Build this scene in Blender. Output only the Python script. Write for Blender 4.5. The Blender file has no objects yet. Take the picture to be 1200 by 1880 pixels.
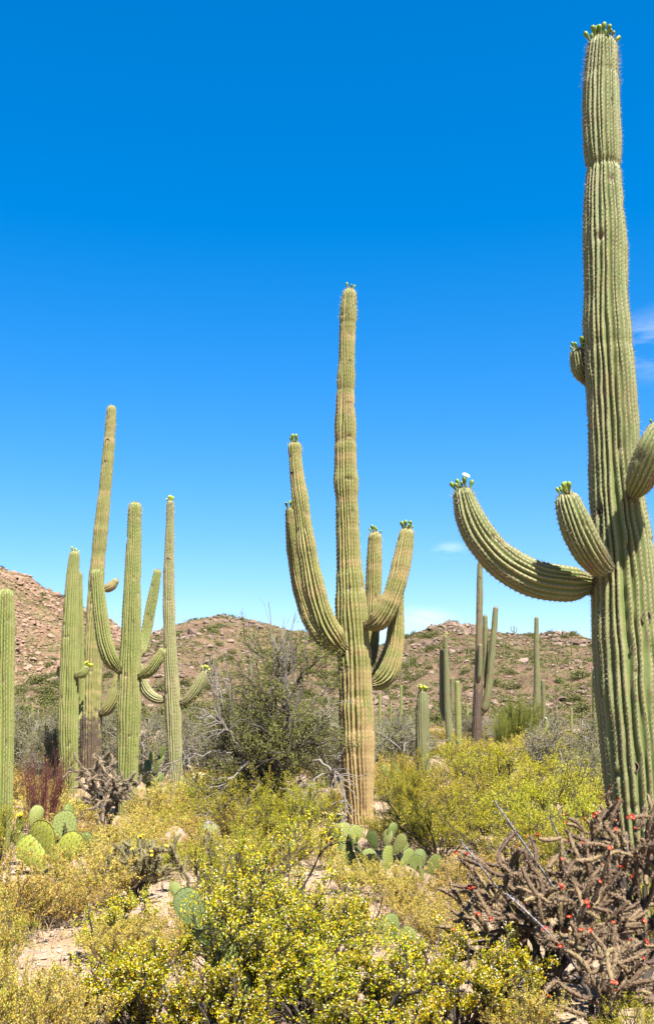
import bpy, math
import numpy as np
from mathutils import Vector, Matrix, Quaternion

# ------------------------------------------------------------------ camera, sky, sun, exposure
SC = bpy.context.scene
COL = SC.collection
F_PX, W_PX, H_PX, HORIZON = 2000.0, 1200.0, 1880.0, 1310.0
EYE = 1.6
TILT = math.atan((HORIZON - H_PX / 2) / F_PX)
cam_d = bpy.data.cameras.new('camera')
cam_d.sensor_fit = 'VERTICAL'
cam_d.sensor_height = 36.0
cam_d.lens = F_PX / H_PX * 36.0
cam_d.clip_start, cam_d.clip_end = 0.05, 5000
cam = bpy.data.objects.new('camera', cam_d)
cam.location = (0, 0, EYE)
cam.rotation_euler = (math.pi / 2 + TILT, 0, 0)
COL.objects.link(cam)
SC.camera = cam

SUN_EL, SUN_AZ = math.radians(59), math.radians(27)      # azimuth: to the right of straight behind the camera
S = Vector((math.sin(SUN_AZ) * math.cos(SUN_EL), -math.cos(SUN_AZ) * math.cos(SUN_EL), math.sin(SUN_EL)))
world = bpy.data.worlds.new('World')
SC.world = world
world.use_nodes = True
wn, wl = world.node_tree.nodes, world.node_tree.links
wn.clear()
sky = wn.new('ShaderNodeTexSky')
sky.sky_type = 'NISHITA'
sky.sun_disc = False
sky.sun_elevation = SUN_EL
sky.sun_rotation = math.atan2(S.x, S.y)
sky.altitude = 900
sky.air_density, sky.dust_density, sky.ozone_density = 1.0, 0.15, 3.0
hs = wn.new('ShaderNodeHueSaturation')
hs.inputs['Hue'].default_value = 0.499
hs.inputs['Saturation'].default_value = 1.22
gm = wn.new('ShaderNodeGamma')
gm.inputs[1].default_value = 0.8
hs2 = wn.new('ShaderNodeHueSaturation')
hs2.inputs['Saturation'].default_value = 1.29
tint = wn.new('ShaderNodeMixRGB')
tint.blend_type = 'MULTIPLY'
tint.inputs[0].default_value = 1.0
tint.inputs[2].default_value = (0.92, 0.87, 1.0, 1)
wl.new(sky.outputs[0], hs.inputs['Color'])
wl.new(hs.outputs[0], gm.inputs[0])
wl.new(gm.outputs[0], hs2.inputs['Color'])
wl.new(hs2.outputs[0], tint.inputs[1])
# a few thin wisps of cloud low in the sky: (direction, half extents, strength)
tc = wn.new('ShaderNodeTexCoord')
mp = wn.new('ShaderNodeMapping')
mp.inputs['Scale'].default_value = (7.0, 7.0, 24.0)
mp.inputs['Rotation'].default_value = (0.0, 0.25, 0.0)
nz = wn.new('ShaderNodeTexNoise')
nz.inputs['Scale'].default_value = 1.7
nz.inputs['Detail'].default_value = 9
nz.inputs['Roughness'].default_value = 0.6
nz.inputs['Distortion'].default_value = 0.6
rp = wn.new('ShaderNodeValToRGB')
rp.color_ramp.elements[0].position = 0.38
rp.color_ramp.elements[0].color = (0, 0, 0, 1)
rp.color_ramp.elements[1].position = 0.72
wl.new(tc.outputs['Generated'], mp.inputs[0])
wl.new(mp.outputs[0], nz.inputs['Vector'])
wl.new(nz.outputs[0], rp.inputs[0])
acc = None
for (d, ext, k) in [((0.300, 0.90, 0.315), (0.07, 0.2, 0.040), 0.42), ((0.112, 0.98, 0.146), (0.022, 0.1, 0.010), 0.5), ((0.080, 0.99, 0.078), (0.055, 0.1, 0.022), 0.9),
                    ((0.62, 0.76, 0.20), (0.16, 0.2, 0.04), 0.6), ((-0.72, 0.66, 0.16), (0.12, 0.2, 0.03), 0.5)]:
    sb = wn.new('ShaderNodeVectorMath'); sb.operation = 'SUBTRACT'; sb.inputs[1].default_value = d
    dv = wn.new('ShaderNodeVectorMath'); dv.operation = 'DIVIDE'; dv.inputs[1].default_value = ext
    lg = wn.new('ShaderNodeVectorMath'); lg.operation = 'LENGTH'
    mr_ = wn.new('ShaderNodeMapRange'); mr_.interpolation_type = 'SMOOTHSTEP'
    mr_.inputs['From Min'].default_value, mr_.inputs['From Max'].default_value = 1.0, 0.1
    mr_.inputs['To Min'].default_value, mr_.inputs['To Max'].default_value = 0.0, k
    wl.new(tc.outputs['Generated'], sb.inputs[0]); wl.new(sb.outputs[0], dv.inputs[0]); wl.new(dv.outputs[0], lg.inputs[0]); wl.new(lg.outputs['Value'], mr_.inputs['Value'])
    if acc is None:
        acc = mr_.outputs[0]
    else:
        ad = wn.new('ShaderNodeMath'); ad.operation = 'ADD'
        wl.new(acc, ad.inputs[0]); wl.new(mr_.outputs[0], ad.inputs[1]); acc = ad.outputs[0]
mu = wn.new('ShaderNodeMath'); mu.operation = 'MULTIPLY'
wl.new(acc, mu.inputs[0]); wl.new(rp.outputs[0], mu.inputs[1])
mx = wn.new('ShaderNodeMixRGB')
mx.inputs[2].default_value = (4.7, 4.8, 4.9, 1)
wl.new(mu.outputs[0], mx.inputs[0])
wl.new(tint.outputs[0], mx.inputs[1])
bg = wn.new('ShaderNodeBackground')
bg.inputs[1].default_value = 0.067
out = wn.new('ShaderNodeOutputWorld')
wl.new(mx.outputs[0], bg.inputs[0])
wl.new(bg.outputs[0], out.inputs[0])

sun_d = bpy.data.lights.new('sun', 'SUN')
sun_d.energy = 5.0
sun_d.angle = math.radians(0.53)
sun_d.color = (1.0, 0.955, 0.88)
sun = bpy.data.objects.new('sun', sun_d)
sun.rotation_euler = (-S).to_track_quat('-Z', 'Y').to_euler()
COL.objects.link(sun)
SC.view_settings.view_transform = 'Standard'
SC.view_settings.look = 'None'
SC.view_settings.exposure = 2.22
SC.view_settings.gamma = 1.0
SC.render.engine = 'CYCLES'
SC.cycles.max_bounces = 6
SC.cycles.diffuse_bounces = 3
SC.cycles.transmission_bounces = 4
SC.cycles.use_denoising = True

# ------------------------------------------------------------------ small maths
CT, ST = math.cos(TILT), math.sin(TILT)

def P(px, py, D):
    """world point that lies D metres ahead of the camera and is seen at photo pixel (px, py)"""
    dx, dy = (px - W_PX / 2) / F_PX, (H_PX / 2 - py) / F_PX
    yc, zc = CT - ST * dy, ST + CT * dy
    return np.array([dx * D / yc, D, EYE + zc * D / yc])

def scale_at(py, D):
    dy = (H_PX / 2 - py) / F_PX
    return D / (CT - ST * dy) / F_PX

def _hash(ix, iy, seed):
    h = (ix.astype(np.int64) * 374761393 + iy.astype(np.int64) * 668265263 + seed * 1274126177) & 0xFFFFFFFF
    h = ((h ^ (h >> 13)) * 1274126177) & 0xFFFFFFFF
    return ((h ^ (h >> 16)) & 0xFFFF) / 65535.0

def vnoise(x, y, seed=0):
    x, y = np.asarray(x, float), np.asarray(y, float)
    ix, iy = np.floor(x).astype(np.int64), np.floor(y).astype(np.int64)
    fx, fy = x - ix, y - iy
    fx, fy = fx * fx * (3 - 2 * fx), fy * fy * (3 - 2 * fy)
    a, b = _hash(ix, iy, seed), _hash(ix + 1, iy, seed)
    c, d = _hash(ix, iy + 1, seed), _hash(ix + 1, iy + 1, seed)
    return (a + (b - a) * fx) * (1 - fy) + (c + (d - c) * fx) * fy

def fbm(x, y, seed=0, octv=4):
    s, amp, tot = 0.0, 1.0, 0.0
    x, y = np.asarray(x, float), np.asarray(y, float)
    for i in range(octv):
        s = s + amp * (vnoise(x * 2 ** i, y * 2 ** i, seed + i * 17) - 0.5)
        tot += amp
        amp *= 0.5
    return s / tot * 2

def gz(x, y):
    """height of the desert floor"""
    r = np.hypot(x, y)
    return 0.11 * fbm(np.asarray(x) / 2.6, np.asarray(y) / 2.6, 5, 4) * np.clip(r / 6, 0.3, 1)

def unit(v):
    return v / np.maximum(np.linalg.norm(v, axis=-1, keepdims=True), 1e-9)

# ------------------------------------------------------------------ mesh and object helpers
def mk(name, V, faces, mats, smooth=True, attrs=None):
    """faces: list of (index array (n,k), material slot)"""
    me = bpy.data.meshes.new(name)
    V = np.asarray(V, np.float32)
    me.vertices.add(len(V))
    me.vertices.foreach_set('co', V.ravel())
    fs = [(np.asarray(f, np.int32), m) for f, m in faces if len(f)]
    loops = np.concatenate([f.ravel() for f, m in fs])
    cnt = np.concatenate([np.full(len(f), f.shape[1], np.int32) for f, m in fs])
    mi = np.concatenate([np.full(len(f), m, np.int32) for f, m in fs])
    me.loops.add(len(loops))
    me.loops.foreach_set('vertex_index', loops)
    me.polygons.add(len(cnt))
    st = np.zeros(len(cnt), np.int32)
    st[1:] = np.cumsum(cnt)[:-1]
    me.polygons.foreach_set('loop_start', st)
    me.polygons.foreach_set('loop_total', cnt)
    me.polygons.foreach_set('material_index', mi)
    me.polygons.foreach_set('use_smooth', np.full(len(cnt), bool(smooth)))
    for m in (mats if isinstance(mats, (list, tuple)) else [mats]):
        me.materials.append(m)
    for k, a in (attrs or {}).items():
        at = me.attributes.new(k, 'FLOAT', 'POINT')
        at.data.foreach_set('value', np.asarray(a, np.float32))
    me.update()
    return me

def ob(name, me, parent=None, loc=None, kind=None, label=None):
    o = bpy.data.objects.new(name, me)
    COL.objects.link(o)
    if parent is not None:
        o.parent = parent
    if loc is not None:
        o.location = loc
    if kind:
        o['kind'] = kind
    if label:
        o['label'] = label
    return o

def tag(o, label, cat, group=None):
    o['label'], o['category'] = label, cat
    if group:
        o['group'] = group
    return o

def thing(name, label, cat, loc, group=None, rotz=0.0, scale=None):
    o = ob(name, None, None, loc)
    o.rotation_euler = (0, 0, rotz)
    o.empty_display_size = 0.1
    if scale is not None:
        o.scale = scale
    return tag(o, label, cat, group)

def merge(parts):
    """[(V, F)] -> one (V, F) with equal face size"""
    vs, fs, n = [], [], 0
    for v, f in parts:
        vs.append(v)
        fs.append(np.asarray(f) + n)
        n += len(v)
    return np.concatenate(vs), np.concatenate(fs)

# ------------------------------------------------------------------ materials
def new_mat(name):
    m = bpy.data.materials.new(name)
    m.use_nodes = True
    n, l = m.node_tree.nodes, m.node_tree.links
    b = n['Principled BSDF']
    b.inputs['Specular IOR Level'].default_value = 0.25
    return m, n, l, b

def ramp(n, cols, interp='LINEAR'):
    r = n.new('ShaderNodeValToRGB')
    r.color_ramp.interpolation = interp
    e = r.color_ramp.elements
    while len(e) < len(cols):
        e.new(0.5)
    for i, c in enumerate(cols):
        p, c = c if len(c) == 2 else (i / max(1, len(cols) - 1), c)
        e[i].position = p
        e[i].color = (*c, 1)
    return r

def noise(n, l, scale, detail=4, rough=0.55, coord='Object', vec=None):
    t = n.new('ShaderNodeTexNoise')
    t.inputs['Scale'].default_value = scale
    t.inputs['Detail'].default_value = detail
    t.inputs['Roughness'].default_value = rough
    if vec is None:
        c = n.new('ShaderNodeTexCoord')
        vec = c.outputs[coord]
    l.new(vec, t.inputs['Vector'])
    return t

def mixc(n, l, fac, a, b, mode='MIX'):
    m = n.new('ShaderNodeMixRGB')
    m.blend_type = mode
    for i, v in ((0, fac), (1, a), (2, b)):
        if isinstance(v, (int, float)):
            m.inputs[i].default_value = v
        elif isinstance(v, tuple):
            m.inputs[i].default_value = (*v, 1)
        else:
            l.new(v, m.inputs[i])
    return m.outputs[0]

def math_n(n, l, op, a, b=None):
    m = n.new('ShaderNodeMath')
    m.operation = op
    for i, v in ((0, a), (1, b)):
        if v is None:
            continue
        if isinstance(v, (int, float)):
            m.inputs[i].default_value = v
        else:
            l.new(v, m.inputs[i])
    return m.outputs[0]

ALB = 0.535
def alb(cols):
    return [((c[0], tuple(ALB * q for q in c[1])) if len(c) == 2 else tuple(ALB * q for q in c)) for c in cols]

def leaf_mat(name, cols, transl=0.3, rough=0.55):
    """colours picked per leaf; a share of light passes through"""
    m, n, l, b = new_mat(name)
    g = n.new('ShaderNodeNewGeometry')
    r = ramp(n, alb(cols))
    l.new(g.outputs['Random Per Island'], r.inputs[0])
    oi = n.new('ShaderNodeObjectInfo')
    h = n.new('ShaderNodeHueSaturation')
    mr = n.new('ShaderNodeMapRange')
    mr.inputs['To Min'].default_value = 0.485
    mr.inputs['To Max'].default_value = 0.515
    l.new(oi.outputs['Random'], mr.inputs['Value'])
    l.new(mr.outputs[0], h.inputs['Hue'])
    mr2 = n.new('ShaderNodeMapRange')
    mr2.inputs['To Min'].default_value = 0.85
    mr2.inputs['To Max'].default_value = 1.12
    l.new(oi.outputs['Random'], mr2.inputs['Value'])
    l.new(mr2.outputs[0], h.inputs['Value'])
    l.new(r.outputs[0], h.inputs['Color'])
    l.new(h.outputs[0], b.inputs['Base Color'])
    b.inputs['Roughness'].default_value = rough
    t = n.new('ShaderNodeBsdfTranslucent')
    l.new(h.outputs[0], t.inputs[0])
    ms = n.new('ShaderNodeMixShader')
    ms.inputs[0].default_value = transl
    l.new(b.outputs[0], ms.inputs[1])
    l.new(t.outputs[0], ms.inputs[2])
    l.new(ms.outputs[0], n['Material Output'].inputs[0])
    return m

def plain_mat(name, cols, scale=8.0, rough=0.8, bump=0.0, bscale=40, island=False, objrand=False):
    m, n, l, b = new_mat(name)
    t = noise(n, l, scale)
    r = ramp(n, alb(cols))
    src = t.outputs[0]
    if island or objrand:
        g = n.new('ShaderNodeNewGeometry' if island else 'ShaderNodeObjectInfo')
        rnd = g.outputs['Random Per Island' if island else 'Random']
        a = math_n(n, l, 'MULTIPLY', rnd, 0.6)
        c = math_n(n, l, 'MULTIPLY', src, 0.5)
        src = math_n(n, l, 'ADD', a, c)
        src = math_n(n, l, 'SUBTRACT', src, 0.05)
    l.new(src, r.inputs[0])
    l.new(r.outputs[0], b.inputs['Base Color'])
    b.inputs['Roughness'].default_value = rough
    if bump:
        t2 = noise(n, l, bscale, 3)
        bp = n.new('ShaderNodeBump')
        bp.inputs['Strength'].default_value = bump
        bp.inputs['Distance'].default_value = 0.02
        l.new(t2.outputs[0], bp.inputs['Height'])
        l.new(bp.outputs[0], b.inputs['Normal'])
    return m

def cactus_mat(name, flesh_a, flesh_b, crest, cork, areole=(0.10, 0.075, 0.05)):
    m, n, l, b = new_mat(name)
    flesh_a, flesh_b, crest, cork = alb([flesh_a, flesh_b, crest, cork])
    def at(k):
        a = n.new('ShaderNodeAttribute')
        a.attribute_name = k
        return a.outputs['Fac']
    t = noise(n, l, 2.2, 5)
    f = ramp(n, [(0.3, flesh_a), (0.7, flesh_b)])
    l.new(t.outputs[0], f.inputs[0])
    # pale felt and spines on rib crests; groove green darkened as painted shade
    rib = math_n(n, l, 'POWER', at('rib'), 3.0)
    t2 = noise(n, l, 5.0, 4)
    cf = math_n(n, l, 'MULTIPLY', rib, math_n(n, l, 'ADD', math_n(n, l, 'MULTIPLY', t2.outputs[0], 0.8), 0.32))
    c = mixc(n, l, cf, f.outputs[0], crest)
    # yearly growth bands, slightly paler and browner
    c = mixc(n, l, math_n(n, l, 'MULTIPLY', at('band'), 0.5), c, cork)
    # corky old bark
    t3 = noise(n, l, 9.0, 5, 0.65)
    ck = math_n(n, l, 'ADD', at('cork'), math_n(n, l, 'MULTIPLY', math_n(n, l, 'SUBTRACT', t3.outputs[0], 0.5), 1.2))
    ckr = ramp(n, [(0.42, (0, 0, 0)), (0.62, (0.85, 0.85, 0.85))])
    l.new(ck, ckr.inputs[0])
    c = mixc(n, l, ckr.outputs[0], c, cork)
    # brown scars
    t4 = noise(n, l, 13.0, 3, 0.5)
    sr = ramp(n, [(0.655, (0, 0, 0)), (0.71, (0.75, 0.75, 0.75))])
    l.new(t4.outputs[0], sr.inputs[0])
    c = mixc(n, l, sr.outputs[0], c, (0.13, 0.085, 0.05))
    t7 = noise(n, l, 30.0, 4, 0.7)
    sc_ = math_n(n, l, 'MULTIPLY', at('scar'), math_n(n, l, 'ADD', t7.outputs[0], 0.35))
    c = mixc(n, l, sc_, c, (0.12, 0.075, 0.05))
    # dusty, weathered blotches
    t8 = noise(n, l, 3.7, 6, 0.72)
    wr = ramp(n, [(0.5, (0, 0, 0)), (0.75, (0.55, 0.55, 0.55))])
    l.new(t8.outputs[0], wr.inputs[0])
    c = mixc(n, l, wr.outputs[0], c, cork)
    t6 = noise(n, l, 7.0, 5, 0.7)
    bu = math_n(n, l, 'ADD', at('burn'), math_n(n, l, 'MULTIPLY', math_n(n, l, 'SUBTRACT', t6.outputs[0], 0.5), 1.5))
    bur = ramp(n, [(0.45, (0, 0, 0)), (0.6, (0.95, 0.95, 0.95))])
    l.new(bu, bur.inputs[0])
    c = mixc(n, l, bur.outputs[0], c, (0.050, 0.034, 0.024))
    c = mixc(n, l, at('areole'), c, areole)
    l.new(c, b.inputs['Base Color'])
    b.inputs['Roughness'].default_value = 0.6
    bp = n.new('ShaderNodeBump')
    bp.inputs['Strength'].default_value = 0.35
    bp.inputs['Distance'].default_value = 0.01
    t5 = noise(n, l, 60, 3)
    l.new(t5.outputs[0], bp.inputs['Height'])
    l.new(bp.outputs[0], b.inputs['Normal'])
    return m

M = {}
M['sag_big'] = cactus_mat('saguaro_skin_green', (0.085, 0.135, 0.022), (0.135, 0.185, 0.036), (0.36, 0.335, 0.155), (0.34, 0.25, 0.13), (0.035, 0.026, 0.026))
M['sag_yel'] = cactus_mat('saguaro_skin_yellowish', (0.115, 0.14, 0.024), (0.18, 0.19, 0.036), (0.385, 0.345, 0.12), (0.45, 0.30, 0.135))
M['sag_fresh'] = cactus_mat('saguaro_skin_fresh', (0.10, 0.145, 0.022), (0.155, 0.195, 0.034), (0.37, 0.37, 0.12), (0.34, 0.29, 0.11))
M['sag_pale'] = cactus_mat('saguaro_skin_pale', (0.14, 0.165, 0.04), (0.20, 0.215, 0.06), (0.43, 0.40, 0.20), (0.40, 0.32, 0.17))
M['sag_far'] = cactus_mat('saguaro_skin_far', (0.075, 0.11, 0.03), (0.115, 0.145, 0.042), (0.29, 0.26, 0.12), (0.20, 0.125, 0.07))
M['spine'] = plain_mat('spine_straw', [(0.26, 0.21, 0.13), (0.46, 0.40, 0.28)], 3.0, 0.6)
M['spine_gold'] = plain_mat('spine_golden', [(0.30, 0.24, 0.10), (0.46, 0.39, 0.20)], 3.0, 0.6)
M['spine_grey'] = plain_mat('spine_grey', [(0.42, 0.36, 0.33), (0.62, 0.56, 0.52)], 3.0, 0.6)
M['bud'] = plain_mat('bud_green', [(0.10, 0.19, 0.02), (0.28, 0.36, 0.05)], 14.0, 0.45, objrand=True)
M['bud_yel'] = plain_mat('bud_yellow_green', [(0.30, 0.40, 0.03), (0.52, 0.55, 0.05)], 14.0, 0.45, objrand=True)
M['petal_white'] = plain_mat('petal_white', [(0.72, 0.70, 0.62), (0.82, 0.80, 0.74)], 9.0, 0.6)
M['petal_red'] = plain_mat('petal_red', [(0.28, 0.012, 0.012), (0.52, 0.035, 0.02)], 9.0, 0.5, objrand=True)
M['petal_yel'] = plain_mat('petal_yellow', [(0.68, 0.36, 0.01), (0.78, 0.55, 0.02)], 9.0, 0.5, objrand=True)
M['pollen'] = plain_mat('pollen', [(0.7, 0.45, 0.03), (0.75, 0.55, 0.08)], 9.0, 0.7)
M['hole'] = plain_mat('nest_hole_dark', [(0.012, 0.009, 0.007), (0.03, 0.02, 0.014)], 9.0, 0.9)
M['callus'] = plain_mat('callus_brown', [(0.12, 0.08, 0.05), (0.22, 0.15, 0.09)], 20.0, 0.8)
M['creo_leaf'] = leaf_mat('creosote_leaf', [(0.20, 0.27, 0.012), (0.48, 0.52, 0.018), (0.76, 0.67, 0.022), (0.90, 0.62, 0.014), (0.36, 0.43, 0.016)], 0.5, 0.5)
M['creo_mid'] = leaf_mat('creosote_leaf_pale', [(0.30, 0.33, 0.02), (0.58, 0.54, 0.026), (0.82, 0.67, 0.034), (0.42, 0.43, 0.026)], 0.45, 0.5)
M['gold_leaf'] = leaf_mat('dry_golden_leaf', [(0.30, 0.33, 0.04), (0.62, 0.51, 0.055), (0.84, 0.60, 0.10), (0.72, 0.40, 0.035), (0.86, 0.71, 0.24), (0.42, 0.44, 0.06)], 0.4, 0.6)
M['mesq_leaf'] = leaf_mat('mesquite_leaf', [(0.12, 0.18, 0.022), (0.22, 0.28, 0.04), (0.34, 0.37, 0.07), (0.42, 0.41, 0.10)], 0.4, 0.6)
M['grey_leaf'] = leaf_mat('grey_green_leaf', [(0.15, 0.155, 0.04), (0.24, 0.235, 0.07), (0.33, 0.30, 0.11)], 0.25, 0.6)
M['broom'] = leaf_mat('broom_green', [(0.17, 0.20, 0.03), (0.28, 0.30, 0.05), (0.36, 0.35, 0.07)], 0.25, 0.6)
M['hill_leaf'] = leaf_mat('hill_shrub_leaf', [(0.085, 0.105, 0.02), (0.15, 0.16, 0.036), (0.22, 0.205, 0.055)], 0.2, 0.7)
M['puff'] = plain_mat('seed_puff', [(0.50, 0.46, 0.28), (0.68, 0.64, 0.46)], 4.0, 0.8)
M['creo_stem'] = plain_mat('creosote_stem', [(0.035, 0.026, 0.02), (0.11, 0.085, 0.06)], 18.0, 0.8)
M['grey_wood'] = plain_mat('weathered_wood', [(0.16, 0.13, 0.105), (0.36, 0.32, 0.28)], 6.0, 0.8)
M['dark_wood'] = plain_mat('dark_bark', [(0.045, 0.035, 0.028), (0.12, 0.095, 0.07)], 10.0, 0.85)
M['red_twig'] = plain_mat('red_twig', [(0.11, 0.03, 0.028), (0.23, 0.075, 0.06)], 5.0, 0.7)
M['dry_twig'] = plain_mat('dry_twig', [(0.20, 0.13, 0.08), (0.38, 0.28, 0.18)], 6.0, 0.8)
M['cane'] = plain_mat('ocotillo_cane', [(0.3, (0.10, 0.085, 0.08)), (0.45, (0.30, 0.28, 0.28)), (0.65, (0.46, 0.44, 0.45))], 45.0, 0.8, 0.4, 80)
M['chol_a'] = plain_mat('staghorn_joint_skin', [(0.04, 0.026, 0.017), (0.12, 0.072, 0.042), (0.22, 0.145, 0.075), (0.32, 0.27, 0.10)], 55.0, 0.7, 0.4, 60, objrand=True)
M['chol_b'] = plain_mat('dry_cholla_skin', [(0.10, 0.065, 0.04), (0.22, 0.15, 0.09), (0.36, 0.27, 0.17)], 30.0, 0.75, 0.3, 60, objrand=True)
M['chol_c'] = plain_mat('buckhorn_skin', [(0.09, 0.085, 0.035), (0.20, 0.17, 0.07), (0.28, 0.23, 0.10)], 5.0, 0.7, 0.3, 60, objrand=True)
M['chol_d'] = plain_mat('pale_cholla_skin', [(0.34, 0.29, 0.13), (0.50, 0.44, 0.22)], 5.0, 0.7, 0.3, 60, objrand=True)
M['spine_pink'] = plain_mat('spine_pinkish', [(0.30, 0.20, 0.12), (0.58, 0.44, 0.28)], 3.0, 0.6)
M['pad'] = plain_mat('prickly_pear_skin', [(0.07, 0.11, 0.025), (0.13, 0.17, 0.035), (0.24, 0.27, 0.055), (0.32, 0.27, 0.11)], 16.0, 0.55, 0.35, 30, objrand=True)
M['pad_yel'] = plain_mat('prickly_pear_yellowed', [(0.24, 0.28, 0.035), (0.36, 0.37, 0.05)], 6.0, 0.5, 0.25, 30, objrand=True)
M['areole'] = plain_mat('areole_brown', [(0.09, 0.055, 0.03), (0.22, 0.15, 0.08)], 5.0, 0.8)
M['rock'] = plain_mat('pink_tan_rock', [(0.22, 0.145, 0.10), (0.34, 0.235, 0.165), (0.42, 0.31, 0.225)], 5.0, 0.9, 0.6, 14)
M['pebble'] = plain_mat('pebble', [(0.24, 0.16, 0.11), (0.44, 0.32, 0.23), (0.55, 0.43, 0.33)], 1.0, 0.9, island=True)
M['hill_rock'] = plain_mat('hill_rock', [(0.11, 0.07, 0.05), (0.20, 0.135, 0.095), (0.36, 0.265, 0.20)], 0.4, 0.9, 0.5, 2.0, island=True)
M['hill_rock_l'] = plain_mat('hill_rock_light', [(0.19, 0.115, 0.075), (0.30, 0.19, 0.125), (0.42, 0.29, 0.20)], 0.4, 0.9, 0.5, 2.0, island=True)
M['grass'] = leaf_mat('dry_grass_blade', [(0.32, 0.22, 0.09), (0.48, 0.35, 0.15), (0.58, 0.46, 0.22), (0.36, 0.33, 0.10)], 0.3, 0.7)
M['litter'] = plain_mat('leaf_litter', [(0.12, 0.075, 0.04), (0.28, 0.19, 0.10), (0.42, 0.31, 0.17)], 1.0, 0.9, island=True)

def soil_mat(name, cols, olive, s_big, s_rock, bump_d, grass):
    m, n, l, b = new_mat(name)
    g = n.new('ShaderNodeNewGeometry')
    pos = g.outputs['Position']
    t1 = noise(n, l, s_big, 6, 0.62, vec=pos)
    cols, olive = alb(cols), alb([olive])[0]
    r = ramp(n, cols)
    l.new(t1.outputs[0], r.inputs[0])
    c = r.outputs[0]
    v = n.new('ShaderNodeTexVoronoi')
    v.inputs['Scale'].default_value = s_rock
    l.new(pos, v.inputs['Vector'])
    vr = ramp(n, [(0.0, (0.62, 0.60, 0.58)), (1.0, (1.25, 1.2, 1.15))])
    sep = n.new('ShaderNodeSeparateColor')
    l.new(v.outputs['Color'], sep.inputs[0])
    l.new(sep.outputs[0], vr.inputs[0])
    c = mixc(n, l, 0.55, c, mixc(n, l, 1.0, c, vr.outputs[0], 'MULTIPLY'))
    t3 = noise(n, l, s_big * 3.3, 6, 0.7, vec=pos)
    gr = ramp(n, [(0.47, (0, 0, 0)), (0.63, (grass,) * 3)])
    l.new(t3.outputs[0], gr.inputs[0])
    c = mixc(n, l, gr.outputs[0], c, olive)
    t4 = noise(n, l, s_rock * 2.5, 4, 0.7, vec=pos)
    fr = ramp(n, [(0.25, (0.7, 0.7, 0.7)), (0.75, (1.2, 1.2, 1.2))])
    l.new(t4.outputs[0], fr.inputs[0])
    c = mixc(n, l, 1.0, c, fr.outputs[0], 'MULTIPLY')
    l.new(c, b.inputs['Base Color'])
    b.inputs['Roughness'].default_value = 0.95
    hsum = math_n(n, l, 'ADD', v.outputs['Distance'], t4.outputs[0])
    bp = n.new('ShaderNodeBump')
    bp.inputs['Strength'].default_value = 0.7
    bp.inputs['Distance'].default_value = bump_d
    l.new(hsum, bp.inputs['Height'])
    l.new(bp.outputs[0], b.inputs['Normal'])
    return m

M['soil'] = soil_mat('desert_soil', [(0.3, (0.37, 0.235, 0.15)), (0.5, (0.49, 0.345, 0.24)), (0.7, (0.55, 0.41, 0.30))], (0.40, 0.29, 0.11), 0.55, 26, 0.02, 0.55)
M['hill_soil'] = soil_mat('hill_soil', [(0.3, (0.15, 0.083, 0.05)), (0.5, (0.235, 0.14, 0.085)), (0.7, (0.31, 0.20, 0.125))], (0.165, 0.16, 0.05), 0.13, 1.8, 0.9, 0.9)
M['hill_soil_l'] = soil_mat('hill_soil_light', [(0.3, (0.22, 0.125, 0.07)), (0.5, (0.33, 0.20, 0.12)), (0.7, (0.42, 0.28, 0.175))], (0.19, 0.18, 0.065), 0.10, 1.4, 1.2, 0.85)

# ------------------------------------------------------------------ ground and hills
def build_ground():
    na, nr = 480, 190
    ang = np.linspace(0, 2 * np.pi, na, endpoint=False)
    rad = np.concatenate([[0.0], np.geomspace(0.4, 2600, nr)])
    rr, aa = np.meshgrid(rad[1:], ang, indexing='ij')
    x, y = rr * np.cos(aa), rr * np.sin(aa)
    z = gz(x, y) * np.clip(1.3 - rr / 400, 0.2, 1)
    V = np.concatenate([[[0, 0, float(gz(0, 0))]], np.stack([x, y, z], -1).reshape(-1, 3)])
    i = np.arange(nr - 1)[:, None]
    j = np.arange(na)[None]
    a = 1 + i * na + j
    b = 1 + i * na + (j + 1) % na
    quads = np.stack([a, a + na, b + na, b], -1).reshape(-1, 4)
    tri = np.stack([np.zeros(na, int), 1 + np.arange(na), 1 + (np.arange(na) + 1) % na], -1)
    o = ob('ground', mk('ground', V, [(quads, 0), (tri, 0)], M['soil']), kind='structure')
    return o
build_ground()

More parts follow.
